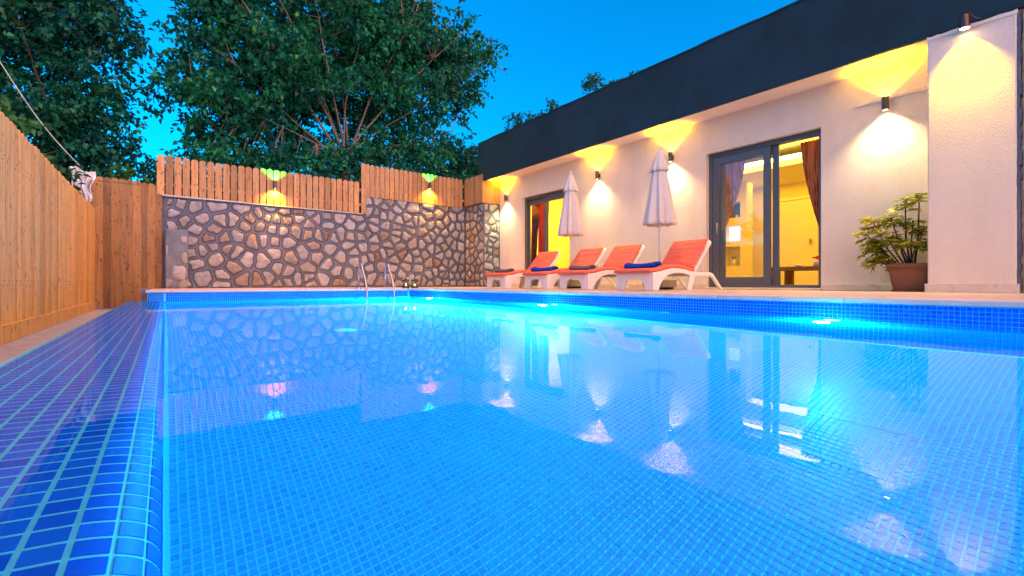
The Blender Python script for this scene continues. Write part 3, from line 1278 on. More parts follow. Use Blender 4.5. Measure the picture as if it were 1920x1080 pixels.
# dropped ceiling edge with light strip
MB().box(9.75, 11.6, .2, 6.4, 2.42, 2.52).build('dropped_ceiling', 'room_ceiling', house)
MB().box(9.69, 9.73, .3, 6.3, 2.535, 2.60).build('light_strip', 'led_strip', house)
MB().box(9.735, 9.77, .2, 6.4, 2.522, 2.62).build('cove_back', 'room_ceiling', house)
MB().box(10.0, 11.1, 6.98, 7.02, 2.40, 2.45).build('ceiling_beam', 'room_ceiling', house)
# niche wall
nw = MB()
NX = 10.5
nz = [(.50, .95), (1.08, 1.44), (1.62, 1.98)]
ny0, ny1 = 5.14, 5.52
nw.box(NX, NX + .3, 5.0, ny0, .02, 2.42)
nw.box(NX, NX + .3, ny1, 6.35, .02, 2.42)
zz = .02
for a, b in nz:
    nw.box(NX, NX + .3, ny0, ny1, zz, a)
    zz = b
nw.box(NX, NX + .3, ny0, ny1, zz, 2.42)
nwo = nw.build('niche_wall', 'room_wall', house)
for k, (a, b) in enumerate(nz):
    MB().box(NX + .26, NX + .28, ny0, ny1, a, b).build('niche_back', ['white_ceramic', 'niche_light', 'brown_wood'][k], nwo)
# inner doors
for (y0_, y1_) in ((2.05, 2.85), (4.0, 4.75)):
    io = MB().box(11.55, 11.598, y0_, y1_, .02, 2.02).box(11.53, 11.56, y0_ - .07, y0_, .02, 2.09).box(11.53, 11.56, y1_, y1_ + .07, .02, 2.09).box(11.53, 11.56, y0_, y1_, 2.02, 2.09)
    d_ = io.build('inner_door', 'room_door', house, bevel=.004)
    MB().box(11.50, 11.53, y0_ + .05, y0_ + .09, .98, 1.10).build('handle', 'stainless', d_)
MB().box(11.52, 11.6, 3.55, 3.60, .6, 1.6).build('towel_rail', 'brown_wood', house)
light('room_lamp', 'AREA', house, (8.9, 3.4, 2.76), 40, (1.0, .60, .05), (0, 0, 0), shape='RECTANGLE', size=1.2, size_y=3.5)
light('room_lamp', 'AREA', house, (10.9, 4.0, 2.40), 13, (1.0, .60, .05), (0, 0, 0), shape='RECTANGLE', size=.6, size_y=3.0)
light('room_lamp', 'AREA', house, (8.9, 8.4, 2.76), 80, (1.0, .60, .05), (0, 0, 0), shape='RECTANGLE', size=1.2, size_y=2.0)
# wardrobe in the left room
wd = MB().box(10.5, 11.1, 7.3, 8.9, .02, 2.1)
wd.build('wardrobe', 'brown_wood', label='dark wardrobe inside the left room seen through the glass', cat='wardrobe', bevel=.01)


def curtain(name, top, bot, x, label, mat, folds=14, tie=None, amp=.022, zt_=2.26, zb_=.06):
    """hangs between y ranges top=(a,b) and bot=(a,b); tie=(z, a, b) pinches it"""
    c = MB()
    nu, nv = folds * 6, 22
    vs, fs = [], []
    for j in range(nv + 1):
        s = j / nv
        z = zt_ + (zb_ - zt_) * s
        if tie:
            zt2, ta, tb = tie
            st_ = (zt_ - zt2) / (zt_ - zb_)
            if s < st_:
                k = (s / st_) ** 1.6
                a, b = top[0] + (ta - top[0]) * k, top[1] + (tb - top[1]) * k
            else:
                k = min(1, (s - st_) / max(1e-3, (1 - st_)) * 1.8)
                a, b = ta + (bot[0] - ta) * k, tb + (bot[1] - tb) * k
        else:
            a, b = top[0] + (bot[0] - top[0]) * s, top[1] + (bot[1] - top[1]) * s
        for i in range(nu + 1):
            u = i / nu
            am = amp * min(1.0, .35 + abs(b - a) / max(.01, abs(top[1] - top[0])))
            vs.append((x + am * math.sin(u * folds * 2 * math.pi + .6 * math.sin(3 * s)), a + (b - a) * u, z))
    for j in range(nv):
        for i in range(nu):
            k = j * (nu + 1) + i
            fs.append((k, k + 1, k + nu + 2, k + nu + 1))
    c.add(vs, fs, True)
    o = c.build(name, mat, label=label, cat='curtain')
    so = o.modifiers.new('solid', 'SOLIDIFY')
    so.thickness = .003
    if tie:
        t_ = MB()
        t_.box(x - .05, x + .05, tie[1] - .01, tie[2] + .01, tie[0] - .03, tie[0] + .03)
        t_.build('tie_band', mat, o, bevel=.01)
    return o


curtain('curtain', (2.52, 2.88), (2.50, 2.60), 7.78, 'brown striped curtain gathered to the right side of the open door', 'brown_curtain', 7, (.82, 2.50, 2.60))
curtain('curtain', (3.72, 4.22), (4.08, 4.22), 7.78, 'brown striped curtain pulled back behind the left glass of the large door', 'brown_curtain', 8, (.95, 4.12, 4.22))
curtain('curtain', (8.72, 9.14), (8.86, 9.14), 7.84, 'coral red curtain tied back inside the left door', 'red_curtain', 7, (.72, 8.92, 9.14))
curtain('curtain', (9.02, 9.30), (9.2, 9.36), 7.76, 'narrow plum coloured curtain beside the coral red one', 'plum_curtain', 5)

# low table with flowers
tb = empty('coffee_table', (8.75, 2.9, .02), 'low wooden coffee table inside the open door', 'table')
MB().box(-.35, .35, -.7, .72, .30, .36).build('table_top', 'table_wood', tb, bevel=.006)
for sx in (-1, 1):
    for sy in (-1, 1):
        MB().box(sx * .28 - .06, sx * .28 + .06, sy * .62 - .06 + .01, sy * .62 + .06 + .01, 0, .30).build('leg', 'table_wood', tb, bevel=.004)
vz = empty('flower_vase', (8.55, 2.92, .38), 'small pale vase of red flowers on the coffee table', 'vase')
MB().lathe([(.001, 0), (.05, 0), (.065, .03), (.05, .07), (.045, .08), (.001, .08)], 20).build('vase', 'white_ceramic', vz)
fl = MB()
for k in range(14):
    a, rr_ = rs.uniform(0, 6.28), rs.uniform(0, .07)
    cx, cy, cz = rr_ * math.cos(a), rr_ * math.sin(a), .11 + rs.uniform(0, .05)
    fl.lathe([(.001, cz), (.016, cz + .005), (.02, cz + .015), (.004, cz + .022)], 7, cx, cy)
fl.build('flowers', 'petal', vz)
MB().lathe([(.001, 0), (.05, 0), (.06, .02), (.05, .045), (.035, .03), (.001, .03)], 18).build('ceramic_bowl', 'white_ceramic', loc=(8.55, 3.2, .38), label='little pale bowl on the coffee table', cat='bowl')
for k, (a, b) in enumerate(nz):
    if k == 0:
        v_ = empty('niche_plant', (NX + .12, 5.33, a + .001), 'tiny leafy plant in a jar in the lowest wall niche', 'plant')
        MB().lathe([(.001, 0), (.045, 0), (.05, .14), (.04, .15)], 16).build('jar', 'white_ceramic', v_)
        lf_ = MB()
        for q_ in range(10):
            a_ = rs.uniform(0, 6.28)
            lf_.add([(0, 0, .14), (.05 * math.cos(a_) - .012, .05 * math.sin(a_), .2), (.09 * math.cos(a_), .09 * math.sin(a_), .2 + rs.uniform(-.02, .08)), (.05 * math.cos(a_) + .012, .05 * math.sin(a_), .21)], [(0, 1, 2, 3)])
        lf_.build('leaves', 'leaf_dark', v_)
    if k == 2:
        MB().lathe([(.001, 0), (.03, 0), (.035, .04), (.02, .07), (.001, .075)], 14).build('figurine', 'white_ceramic', loc=(NX + .1, 5.26, a + .001), label='small pale figurine in the top wall niche', cat='figurine')

# ------------------------------------------------------------------ wall lamps
def sconce(loc, face, label, up, down, pu, pd, lens_u='lamp_lens', lens_d='lamp_lens', scale=1.0, ang=(112, 118)):
    """face: unit vector pointing away from the wall"""
    fx, fy = face
    t = empty('wall_lamp', loc, label, 'wall lamp')
    r, h = .038 * scale, .085 * scale
    cx, cy = fx * .062, fy * .062
    b = MB()
    b.lathe([(r, -h), (r, h)], 24, cx, cy).lathe([(r * .86, h - .012), (r * .86, h), (r, h)], 24, cx, cy).lathe([(r, -h), (r * .86, -h), (r * .86, -h + .012)], 24, cx, cy)
    b.build('body', 'lamp_body', t)
    mp = MB()
    mp.tube([(0, 0, 0), (cx, cy, 0)], .014, 10)
    mp.box(min(0, fx * .014) - (abs(fy) * .028), max(0, fx * .014) + abs(fy) * .028, min(0, fy * .014) - abs(fx) * .028, max(0, fy * .014) + abs(fx) * .028, -.04, .04)
    mp.build('bracket', 'lamp_body', t)
    MB().lathe([(.0005, h - .010), (r * .86, h - .010)], 20, cx, cy).build('upper_lens', lens_u, t)
    MB().lathe([(.0005, -h + .010), (r * .86, -h + .010)], 20, cx, cy).build('lower_lens', lens_d, t)
    light('up_light', 'SPOT', t, (cx, cy, h + .004), pu, up, (R(180), 0, 0), spot_size=R(ang[0]), spot_blend=1.0, shadow_soft_size=.02)
    light('down_light', 'SPOT', t, (cx, cy, -h - .004), pd, down, (0, 0, 0), spot_size=R(ang[1]), spot_blend=1.0, shadow_soft_size=.02)
    return t


YEL = (1.0, .58, .0)
WRM = (1.0, .76, .36)
labs = ['cylindrical wall lamp on the plaster between the large door and the pillar', 'cylindrical wall lamp just behind the right folded parasol',
        'cylindrical wall lamp between the two folded parasols', 'cylindrical wall lamp next to the stone pier at the far end of the house']
for k, (yy, zz) in enumerate(((1.74, 2.40), (4.86, 2.40), (6.63, 2.40), (9.93, 2.40))):
    sconce((HX, yy, zz), (-1, 0), labs[k], YEL, WRM, 85, 70)
# lamp on top of the pillar, shining down its face
pl = empty('pillar_lamp', (6.755, .92, 2.84), 'round spotlight on the top edge of the plaster pillar', 'wall lamp')
MB().lathe([(.042, -.07), (.042, .06), (.03, .075), (.001, .078)], 24, -.085, 0).build('body', 'lamp_body', pl)
br = MB()
br.tube([(0, .03, .0), (-.01, .05, .06), (-.05, .045, .085), (-.085, .04, .03)], .007, 8)
br.tube([(-.085, 0, .075), (-.02, -.02, .11), (.03, -.06, .06), (.05, -.11, .03)], .006, 8)
br.build('bracket', 'lamp_body', pl)
MB().lathe([(.0005, -.066), (.038, -.066)], 20, -.085, 0).build('lens', 'lamp_lens', pl)
light('down_light', 'SPOT', pl, (-.085, 0, -.075), 75, (1.0, .62, .0), (0, R(-10), 0), spot_size=R(88), spot_blend=1.0, shadow_soft_size=.02)
GRN = (.0, 1.0, .02)
ORG = (1.0, .34, .02)
sconce((1.92, FY - .012, 2.26), (0, -1), 'small fence lamp glowing green above and orange below on the left pickets', GRN, ORG, 260, 110, 'fence_lens_up', 'fence_lens_down', ang=(112, 140))
sconce((5.70, FY - .012, 2.74), (0, -1), 'small fence lamp glowing green above and orange below on the right pickets', GRN, ORG, 260, 110, 'fence_lens_up', 'fence_lens_down', ang=(112, 140))

# ------------------------------------------------------------------ sun loungers
def make_lounger():
    t = empty('sun_lounger')
    Wd = .64
    top = [(0, .245), (.08, .25), (.2, .265), (.34, .295), (.48, .312), (.62, .31), (.78, .295), (.95, .27), (1.05, .262)]
    side = top + [(1.20, .262), (1.44, .265), (1.50, .255), (1.54, .23), (1.82, 0.0), (1.755, 0.0), (1.50, .195), (1.42, .21), (1.02, .205), (.92, 0.0), (.825, 0.0),
                  (.86, .12), (.89, .20), (.82, .225), (.66, .245), (.48, .24), (.34, .21), (.22, .14), (.15, .06), (.125, 0.0), (.0, 0.0)]
    for y in (0.0, Wd - .045):
        MB().extrude(side, lambda u, v, h: (u, h, v), y, y + .045).build('side_frame', 'resin', t, bevel=.010, fix=True)
    foot = [(.046, 0), (.145, 0), (.155, .08), (.19, .145), (.25, .165), (Wd - .25, .165), (Wd - .19, .145), (Wd - .155, .08), (Wd - .145, 0), (Wd - .046, 0), (Wd - .046, .24), (.046, .24)]
    MB().extrude(foot, lambda u, v, h: (h, u, v), -.004, .035).build('foot_panel', 'resin', t, bevel=.006, fix=True)
    MB().slab([(x + .004, z - .03) for x, z in top], .047, Wd - .047, .022, .004).build('seat_deck', 'resin', t)
    cr = MB().box(1.40, 1.46, .047, Wd - .047, .21, .25)
    cr.box(1.03, 1.07, .047, Wd - .047, .21, .245)
    cr.build('cross_bar', 'resin', t, bevel=.006)
    # back rest leaning back
    bx, bz = 1.03, .275
    ang = math.atan2(.50, .46)
    L = .70
    ux, uz = math.cos(ang), math.sin(ang)
    pol = [(.0, .03), (.0, Wd - .03)]
    for a in range(0, 91, 15):
        pol.append((L - .10 + .10 * math.sin(R(a)), Wd - .14 + .14 * math.cos(R(a))))
    for a in range(0, 91, 15):
        pol.append((L - .10 + .10 * math.cos(R(a)), .14 - .14 * math.sin(R(a))))
    bk = MB().extrude(pol, lambda u, v, h: (bx + ux * u - uz * h, v, bz + uz * u + ux * h), -.035, .0).build('backrest', 'resin', t, bevel=.012, fix=True)
    pr_ = MB()
    for y in (.10, Wd - .10):
        pr_.tube([(bx + ux * .40 + uz * .035, y, bz + uz * .40 - ux * .035), (1.38, y, .25)], .014, 8)
    pr_.build('prop', 'resin', t)
    # cushions
    ctop = [(-.055, .232), (-.03, .240)] + [(x, z + .004) for x, z in top[:-1]] + [(1.03, .272)]
    MB().slab(ctop, .012, Wd - .012, .050, .02).build('seat_cushion', 'coral_fabric', t)
    bp = [(bx - .02 + ux * s, bz + .010 + uz * s) for s in (.02, .12, .25, .4, .52, .60, .635)]
    MB().slab([(x - uz * .004, z + ux * .004) for x, z in bp], .03, Wd - .03, .055, .02).build('back_cushion', 'coral_fabric', t)
    return t


lng = make_lounger()
LX = 5.20
llabs = ['sun lounger with coral cushion nearest the big sliding door', 'sun lounger with coral cushion second from the big sliding door',
         'sun lounger with coral cushion third from the big sliding door', 'sun lounger with coral cushion closest to the stone pier']
tlabs = ['rolled royal blue towel on the lounger nearest the big door', 'rolled grey towel on the second lounger from the big door',
         'rolled royal blue towel on the third lounger from the big door', 'rolled grey towel on the lounger closest to the stone pier']


def towel(loc, rz, mat, label, seed):
    q = random.Random(seed)
    t = MB()
    pts, th = [], .013
    n = 64
    turns = 2.6
    for k in range(n + 1):
        a = k / n * turns * 2 * math.pi
        s = .30 + .70 * k / n
        pts.append((.095 * s * math.cos(a), .040 * s * math.sin(a) + .042))
    vs, fs = [], []
    ny_ = 12
    for j in range(ny_ + 1):
        y = .48 * j / ny_
        wob = .010 * math.sin(7 * y + seed) + q.uniform(-.002, .002)
        sag = 1 - .24 * math.sin(y / .48 * math.pi) + .05 * math.sin(11 * y + seed)
        for (x, z) in pts:
            vs.append((x * (1.0 + .12 * math.sin(5 * y + seed)) + wob, y, z * sag))
    m_ = n + 1
    for j in range(ny_):
        for i in range(n):
            fs.append((j * m_ + i, j * m_ + i + 1, (j + 1) * m_ + i + 1, (j + 1) * m_ + i))
    t.add(vs, fs, True)
    o = t.build('rolled_towel', mat, loc=loc, label=label, cat='towel', group='towels on the loungers')
    o.rotation_euler = (0, R(-6), rz)
    s = o.modifiers.new('solid', 'SOLIDIFY')
    s.thickness = .010
    return o


for k, y in enumerate((3.70, 4.90, 5.80, 7.06)):
    o = lng if k == 0 else copy_tree(lng)
    o.location = (LX + (0, .02, -.02, .03)[k], y, .001)
    o.rotation_euler = (0, 0, R((0, 1.2, -1, .8)[k]))
    tag(o, llabs[k], 'sun lounger', 'sun loungers in a row by the pool')
    towel((LX + .24, y + .10, .312), R((4, -5, 6, -3)[k]), ('blue_towel', 'grey_towel')[k % 2], tlabs[k], k * 3 + 1)

# ------------------------------------------------------------------ folded parasols
def parasol(loc, label, tilt, seed):
    t = empty('parasol', loc, label, 'parasol', 'folded white parasols')
    q = random.Random(seed)
    MB().tube([(0, 0, .05), (0, 0, 2.30)], .019, 14).build('pole', 'pole_paint', t)
    MB().lathe([(.001, 2.30), (.018, 2.305), (.026, 2.33), (.018, 2.355), (.001, 2.362)], 14).build('finial', 'white_ceramic', t)
    ph = q.uniform(0, 6)

    def folds(r, z, a, i):
        k = max(0, min(1, (2.28 - z) / 1.2))
        f = 1 + (.04 + .12 * k) * math.cos(8 * a + ph + .5 * math.sin(3 * z + ph)) + .08 * k * math.cos(3 * a + 2 * ph + z) + .06 * k * math.sin(13 * a + 2 * z) + .03 * math.sin(21 * a + 5 * z) * k
        zz = z
        if z < 1.14:
            zz = z - .016 * abs(math.sin(8 * a + ph))
        return r * f, zz
    MB().lathe([(.03, 2.20), (.085, 2.06), (.115, 1.92), (.145, 1.72), (.175, 1.50), (.205, 1.30), (.228, 1.13), (.232, 1.075), (.222, 1.070), (.19, 1.12), (.16, 1.2)], 96, mod=folds).build('canopy', 'canvas', t)

    def folds2(r, z, a, i):
        k = max(0, min(1, (2.30 - z) / .35))
        return r * (1 + .12 * k * math.cos(8 * a + ph)), z - (.012 * abs(math.sin(8 * a + ph)) if z < 1.99 else 0)
    MB().lathe([(.018, 2.305), (.045, 2.27), (.085, 2.17), (.118, 2.06), (.14, 1.985), (.142, 1.955), (.136, 1.953), (.12, 2.0)], 96, mod=folds2).build('vent_cap', 'canvas', t)
    bs = MB()
    bs.box(-.20, .20, -.20, .20, .03, .16)
    bs.build('base_block', 'block_concrete', t, bevel=.02)
    bf = MB()
    for sx in (-1, 1):
        bf.box(sx * .14 - .03, sx * .14 + .03, -.15, .15, 0, .03)
    bf.build('base_feet', 'black_steel', t)
    MB().tube([(0, 0, .16), (0, 0, .34)], .027, 14).build('socket', 'pole_paint', t)
    t.rotation_euler = (R(tilt), 0, 0)
    return t


parasol((6.52, 4.52, .001), 'folded white parasol rising behind the loungers nearest the large door', 0.0, 3)
parasol((6.52, 6.60, .001), 'folded white parasol in front of the left door with red curtains', 0.0, 8)

# ------------------------------------------------------------------ pool ladder, lanterns
ld = empty('pool_ladder', (0, 0, 0), 'stainless steel pool ladder with two curved handrails at the back edge', 'ladder')
for xx in (2.82, 3.32):
    pts = []
    yb, yf, zt_ = PY + .24, PY - .30, .47
    pts.append((xx, yb, .0))
    pts.append((xx, yb, .30))
    for a in range(0, 181, 20):
        pts.append((xx, yb - .09 + .09 * math.cos(R(a)), zt_ - .09 + .09 * math.sin(R(a))))
    pts += [(xx, PY - .10, .18), (xx, PY - .19, -.02), (xx, PY - .20, -.15), (xx, PY - .20, -1.0)]
    MB().tube(pts, .0175, 12).build('handrail', 'stainless', ld)
    MB().lathe([(.05, .002), (.05, .012), (.022, .03)], 16, xx, yb).build('flange', 'stainless', ld)
for z in (-.40, -.68, -.94):
    MB().box(2.84, 3.30, PY - .24, PY - .16, z, z + .025).build('tread', 'stainless', ld, bevel=.006)


def lantern(loc, label):
    t = empty('lantern', loc, label, 'lantern', 'candle lanterns at the pool corner')
    s = MB()
    n = 12
    for k in range(n):
        a = 2 * math.pi * k / n
        for d in (1, -1):
            p = [(.064 * math.cos(a + d * s_ * 1.2), .064 * math.sin(a + d * s_ * 1.2), .01 + .15 * s_) for s_ in (0, .33, .66, 1)]
            s.tube(p, .0042, 5)
    s.lathe([(.060, 0), (.068, 0), (.068, .016), (.060, .016)], 24)
    s.lathe([(.060, .150), (.068, .150), (.068, .168), (.060, .168)], 24)
    s.build('lattice', 'black_steel', t)
    MB().lathe([(.001, .004), (.055, .004), (.055, .012)], 20).build('base', 'black_steel', t)
    MB().lathe([(.001, .012), (.028, .012), (.028, .055), (.001, .055)], 16).build('candle_body', 'white_ceramic', t)
    MB().lathe([(.001, .056), (.009, .066), (.006, .08), (.0005, .092)], 10).build('flame', 'candle', t)
    h = MB()
    h.tube([(-.06, 0, .16), (-.035, 0, .205), (0, 0, .222), (.035, 0, .205), (.06, 0, .16)], .004, 6)
    h.build('handle', 'stainless', t)
    light('candle_light', 'POINT', t, (0, 0, .10), .5, (1, .55, .15), shadow_soft_size=.01)


lantern((3.72, PY + .19, .002), 'left of the two black lattice lanterns holding lit candles')
lantern((3.91, PY + .20, .002), 'right of the two black lattice lanterns holding lit candles')

# ------------------------------------------------------------------ potted plant
def leaf_cloud(name, P, D, N, ln, wd, mat, parent):
    """P base points, D leaf directions, N normals; one quad per leaf, folded along the midrib"""
    P, D, N = (np.asarray(a, dtype=np.float32) for a in (P, D, N))
    D /= np.linalg.norm(D, axis=1, keepdims=True) + 1e-9
    S_ = np.cross(D, N)
    S_ /= np.linalg.norm(S_, axis=1, keepdims=True) + 1e-9
    U = np.cross(S_, D)
    ln = np.asarray(ln)[:, None]
    wd = np.asarray(wd)[:, None]
    m1 = P + D * ln * .45 + U * wd * .22
    q = np.stack([P, m1 + S_ * wd * .5, P + D * ln - U * wd * .15, m1 - S_ * wd * .5], axis=1)
    return put(name, quads_mesh(name, q), mat, parent)


pot = empty('potted_plant', (7.06, 1.42, .001), 'bushy umbrella plant in a brown pot beside the pillar', 'potted plant')


def rrect(a, b, z, n=8, rc=.06):
    o = []
    for cx, cy, s in ((a - rc, b - rc, 0), (-a + rc, b - rc, 90), (-a + rc, -b + rc, 180), (a - rc, -b + rc, 270)):
        for k in range(n):
            t = R(s + 90 * k / (n - 1))
            o.append((cx + rc * math.cos(t), cy + rc * math.sin(t), z))
    return o


pm = MB()
lv = [rrect(.13, .19, 0), rrect(.135, .195, .03), rrect(.155, .215, .10), rrect(.172, .232, .2), rrect(.178, .238, .255), rrect(.20, .26, .258), rrect(.203, .263, .30), rrect(.19, .25, .302), rrect(.18, .24, .27)]
n = len(lv[0])
pm.add(sum(lv, []), [(i * n + k, i * n + (k + 1) % n, (i + 1) * n + (k + 1) % n, (i + 1) * n + k) for i in range(len(lv) - 1) for k in range(n)], True)
pm.build('pot', 'terracotta', pot).scale = (1, .82, 1.1)
MB().add(rrect(.182, .242, .275), [tuple(range(n))]).build('soil', 'soil', pot).scale = (1, .82, 1.1)
MB().add(sum([rrect(.15, .21, 0), rrect(.16, .22, .022), rrect(.13, .19, .022)], []), [(i * n + k, i * n + (k + 1) % n, (i + 1) * n + (k + 1) % n, (i + 1) * n + k) for i in range(2) for k in range(n)]).build('saucer', 'terracotta', pot).scale = (1, .82, 1)
stm = MB()
P_, D_, N_, L_, W_2 = [], [], [], [], []
tips = [(-.05, .44, .72), (-.12, .34, .84), (-.10, .32, .62), (0, .20, .90), (-.06, .05, 1.06), (.02, -.06, 1.10), (-.10, .30, .55), (-.14, .10, .62), (-.05, -.10, .70), (.05, .0, .85),
        (-.15, .30, .38), (-.18, .22, .36), (-.02, .38, .50), (-.1, -.05, .52), (.03, .24, .66)]
for (x, y, z) in tips:
    b0 = Vector((x * .2, y * .2, .27))
    tp_ = Vector((x, y, z))
    mid = b0.lerp(tp_, .5) + Vector((rs.uniform(-.03, .03), rs.uniform(-.03, .03), -.03))
    stm.tube([b0, mid, tp_], [.011, .009, .006], 6)
    for wq in range(9):
        c = tp_ + Vector((rs.uniform(-.10, .10), rs.uniform(-.10, .10), rs.uniform(-.10, .06)))
        ax = (c - mid).normalized() * .5 + Vector((0, 0, .5)) + Vector((rs.uniform(-.4, .4), rs.uniform(-.4, .4), 0))
        ax.normalize()
        e1 = ax.cross(Vector((.3, .5, .2))).normalized()
        e2 = ax.cross(e1)
        for k in range(8):
            a = 2 * math.pi * k / 8 + rs.uniform(-.2, .2)
            d = (e1 * math.cos(a) + e2 * math.sin(a)) * .9 + ax * rs.uniform(.0, .35) - Vector((0, 0, .15))
            P_.append(c)
            D_.append(d)
            N_.append(ax)
            L_.append(rs.uniform(.075, .12))
            W_2.append(rs.uniform(.030, .042))
stm.build('stems', 'dark_bark', pot)
leaf_cloud('foliage', P_, D_, N_, L_, W_2, 'leaf_umbrella_plant', pot)

# ------------------------------------------------------------------ trees
def limb(mb, a, b, r0, r1, bend=.15, n=7, seg=6, q=random):
    a, b = Vector(a), Vector(b)
    L = (b - a).length
    o1 = Vector((q.uniform(-1, 1), q.uniform(-1, 1), q.uniform(-.5, .5))) * L * bend * .35
    pts = [a.lerp(b, s) + o1 * math.sin(s * math.pi) + Vector((q.uniform(-1, 1), q.uniform(-1, 1), 0)) * L * .006 for s in [k / (n - 1) for k in range(n)]]
    mb.tube(pts, [r0 + (r1 - r0) * k / (n - 1) for k in range(n)], seg, caps=False)
    return pts


def tree(name, base, fork, stems, blobs, nclump, per, leaf, mat, label, seed, bark='bark', r0=.16, group='trees behind the fences', clump_r=.55, droop=.9, twig=True):
    """blobs: (x, y, z, rx, ry, rz) ellipsoids that make up the crown"""
    q = random.Random(seed)
    g_ = np.random.default_rng(seed)
    t = empty(name, base, label, 'tree', group)
    B_ = Vector(base)
    tm = MB()
    limb(tm, (0, 0, -.3), Vector(fork) - B_, r0, r0 * .75, .05, 5, 10, q)
    lines = []
    for s in stems:
        end = Vector(s[:3]) - B_
        st0 = Vector(fork) - B_ + Vector((q.uniform(-.12, .12), q.uniform(-.12, .12), q.uniform(-.2, .1)))
        lines.append(limb(tm, st0, end, s[3] * .72, s[3] * .16, .16, 10, 7, q))
    vol = np.array([b[3] * b[4] * b[5] for b in blobs])
    vol = vol ** .8 / (vol ** .8).sum()
    C = []
    for k in range(nclump):
        b = blobs[g_.choice(len(blobs), p=vol)]
        d = g_.normal(size=3)
        d /= np.linalg.norm(d)
        rad = g_.random() ** .42
        C.append([b[0] + d[0] * b[3] * rad, b[1] + d[1] * b[4] * rad, b[2] + d[2] * b[5] * rad])
    C = np.array(C) - np.array(base)
    if twig:
        allp = [p for ln in lines for p in ln[2:]]
        if not allp:
            allp = [Vector(fork) - B_]
        ap = np.array([tuple(p) for p in allp])
        for c in C[:: 2]:
            k = np.argmin(((ap - c) ** 2).sum(1) + (ap[:, 2] > c[2]) * 1.5)
            limb(tm, ap[k], c, .016, .005, .25, 4, 4, q)
    tm.build('trunk', bark, t)
    P, D, N = [], [], []
    for c in C:
        m_ = int(per * g_.uniform(.6, 1.4))
        # a few drooping sprays per clump
        ns = max(2, m_ // 12)
        for s in range(ns):
            dirv = g_.normal(size=3)
            dirv[2] = dirv[2] * .5 - .12
            dirv /= np.linalg.norm(dirv)
            Ls = clump_r * g_.uniform(.6, 1.3)
            st_ = c + g_.normal(size=3) * clump_r * .32
            for i in range(12):
                s_ = (i + g_.random()) / 12
                p = st_ + dirv * Ls * s_ + np.array([0, 0, -.35 * Ls * s_ * s_])
                sd_ = g_.normal(size=3)
                d = dirv * .35 + sd_ * .65 + np.array([0, 0, -droop * g_.random()])
                P.append(p)
                D.append(d)
                N.append(g_.normal(size=3) * .6 + np.array([0, 0, 1.0]))
    n_ = len(P)
    ln = leaf * g_.uniform(.6, 1.3, n_)
    leaf_cloud('crown', P, D, N, ln, ln * g_.uniform(.5, .68, n_), mat, t)
    return t


bY = 15.5
stems = [(1.3, 15.2, 8.9, .07), (2.2, 15.0, 9.5, .075), (2.9, 15.6, 9.2, .06), (3.6, 15.1, 9.6, .06), (4.3, 16.2, 9.6, .05),
         (5.3, 15.3, 8.6, .05), (6.7, 15.0, 8.9, .06), (7.9, 15.2, 8.4, .055), (8.9, 15.6, 7.6, .05), (1.6, 15.0, 6.3, .05), (.6, 15.3, 5.6, .04), (9.2, 16, 6.2, .04)]
blobs = [(4.8, 16.8, 8.6, 3.4, 2.0, 2.6), (2.4, 16.4, 7.2, 2.2, 1.8, 2.2), (7.6, 16.4, 9.0, 2.7, 1.9, 2.3), (9.5, 16.2, 9.6, 1.5, 1.5, 1.6),
         (1.4, 15.6, 5.4, 1.7, 1.6, 1.5), (4.0, 16.6, 5.0, 2.8, 1.6, 1.5), (7.0, 16.6, 6.2, 2.3, 1.6, 1.3), (2.2, 15.0, 3.7, 2.1, 1.0, .9), (5.2, 14.6, 3.9, 1.9, .9, .9), (7.4, 15.2, 4.6, 1.4, 1.0, .9),
         (4.5, 16.5, 11.0, 4.5, 2.4, 1.6), (3.0, 14.4, 6.4, 1.6, .5, 1.2), (6.4, 14.3, 6.9, 1.5, .5, 1.1), (4.9, 14.3, 8.6, 1.8, .5, .9), (9.2, 16.0, 7.7, 1.2, 1.3, .8), (.9, 15.8, 8.8, 1.2, 1.3, 1.2)]
tree('broadleaf_tree', (4.84, 15.5, 1.5), (4.84, 15.5, 4.3), stems, blobs, 1000, 88, .17, 'leaf_mulberry', 'big many stemmed leafy tree fanning out above the stone wall', 21)
tree('broadleaf_tree', (-2.2, 15.4, -.6), (-2.0, 15.4, 3.4), [(-1.0, 15.2, 6.8, .05), (-2.9, 15.2, 7.4, .06), (-2.0, 15.8, 8.0, .06), (-.9, 15.4, 5.4, .035), (-3.4, 15.3, 5.5, .05)],
     [(-2.5, 15.6, 6.3, 1.6, 1.4, 1.6), (-1.35, 15.4, 6.9, .95, 1.2, .9), (-1.5, 15.4, 5.0, .8, 1.2, .9), (-2.6, 15.4, 4.2, 1.3, 1.2, 1.0), (-1.3, 15.2, 3.4, .8, 1.0, 1.1), (-2.3, 15.2, 2.6, 1.3, 1.0, .9), (-2.6, 15.8, 8.0, 2.3, 1.4, 1.0), (-4.0, 15.6, 5.5, 1.2, 1.4, 2.0)],
     480, 84, .14, 'leaf_dark', 'dark dense tree rising behind the left board fence', 5, 'dark_bark', .15)
tree('broadleaf_tree', (11.3, 19.5, .5), (11.3, 19.5, 3.0), [(10.8, 19.3, 6, .04), (11.8, 19.4, 6.6, .04), (12.1, 19.6, 5.6, .04)],
     [(11.3, 19.5, 5.9, 1.5, 1.2, 1.6), (10.3, 19.2, 5.2, 1.3, 1.2, 1.5), (12.6, 19.6, 6.3, 1.0, 1.0, 1.2), (12.2, 19.8, 5.0, 1.4, 1.2, 1.4), (13.1, 19.8, 5.3, .8, 1.0, 1.2)], 230, 70, .15, 'leaf_dark', 'dark shrubby tree behind the corner where fence and house meet', 9, 'dark_bark', .1)
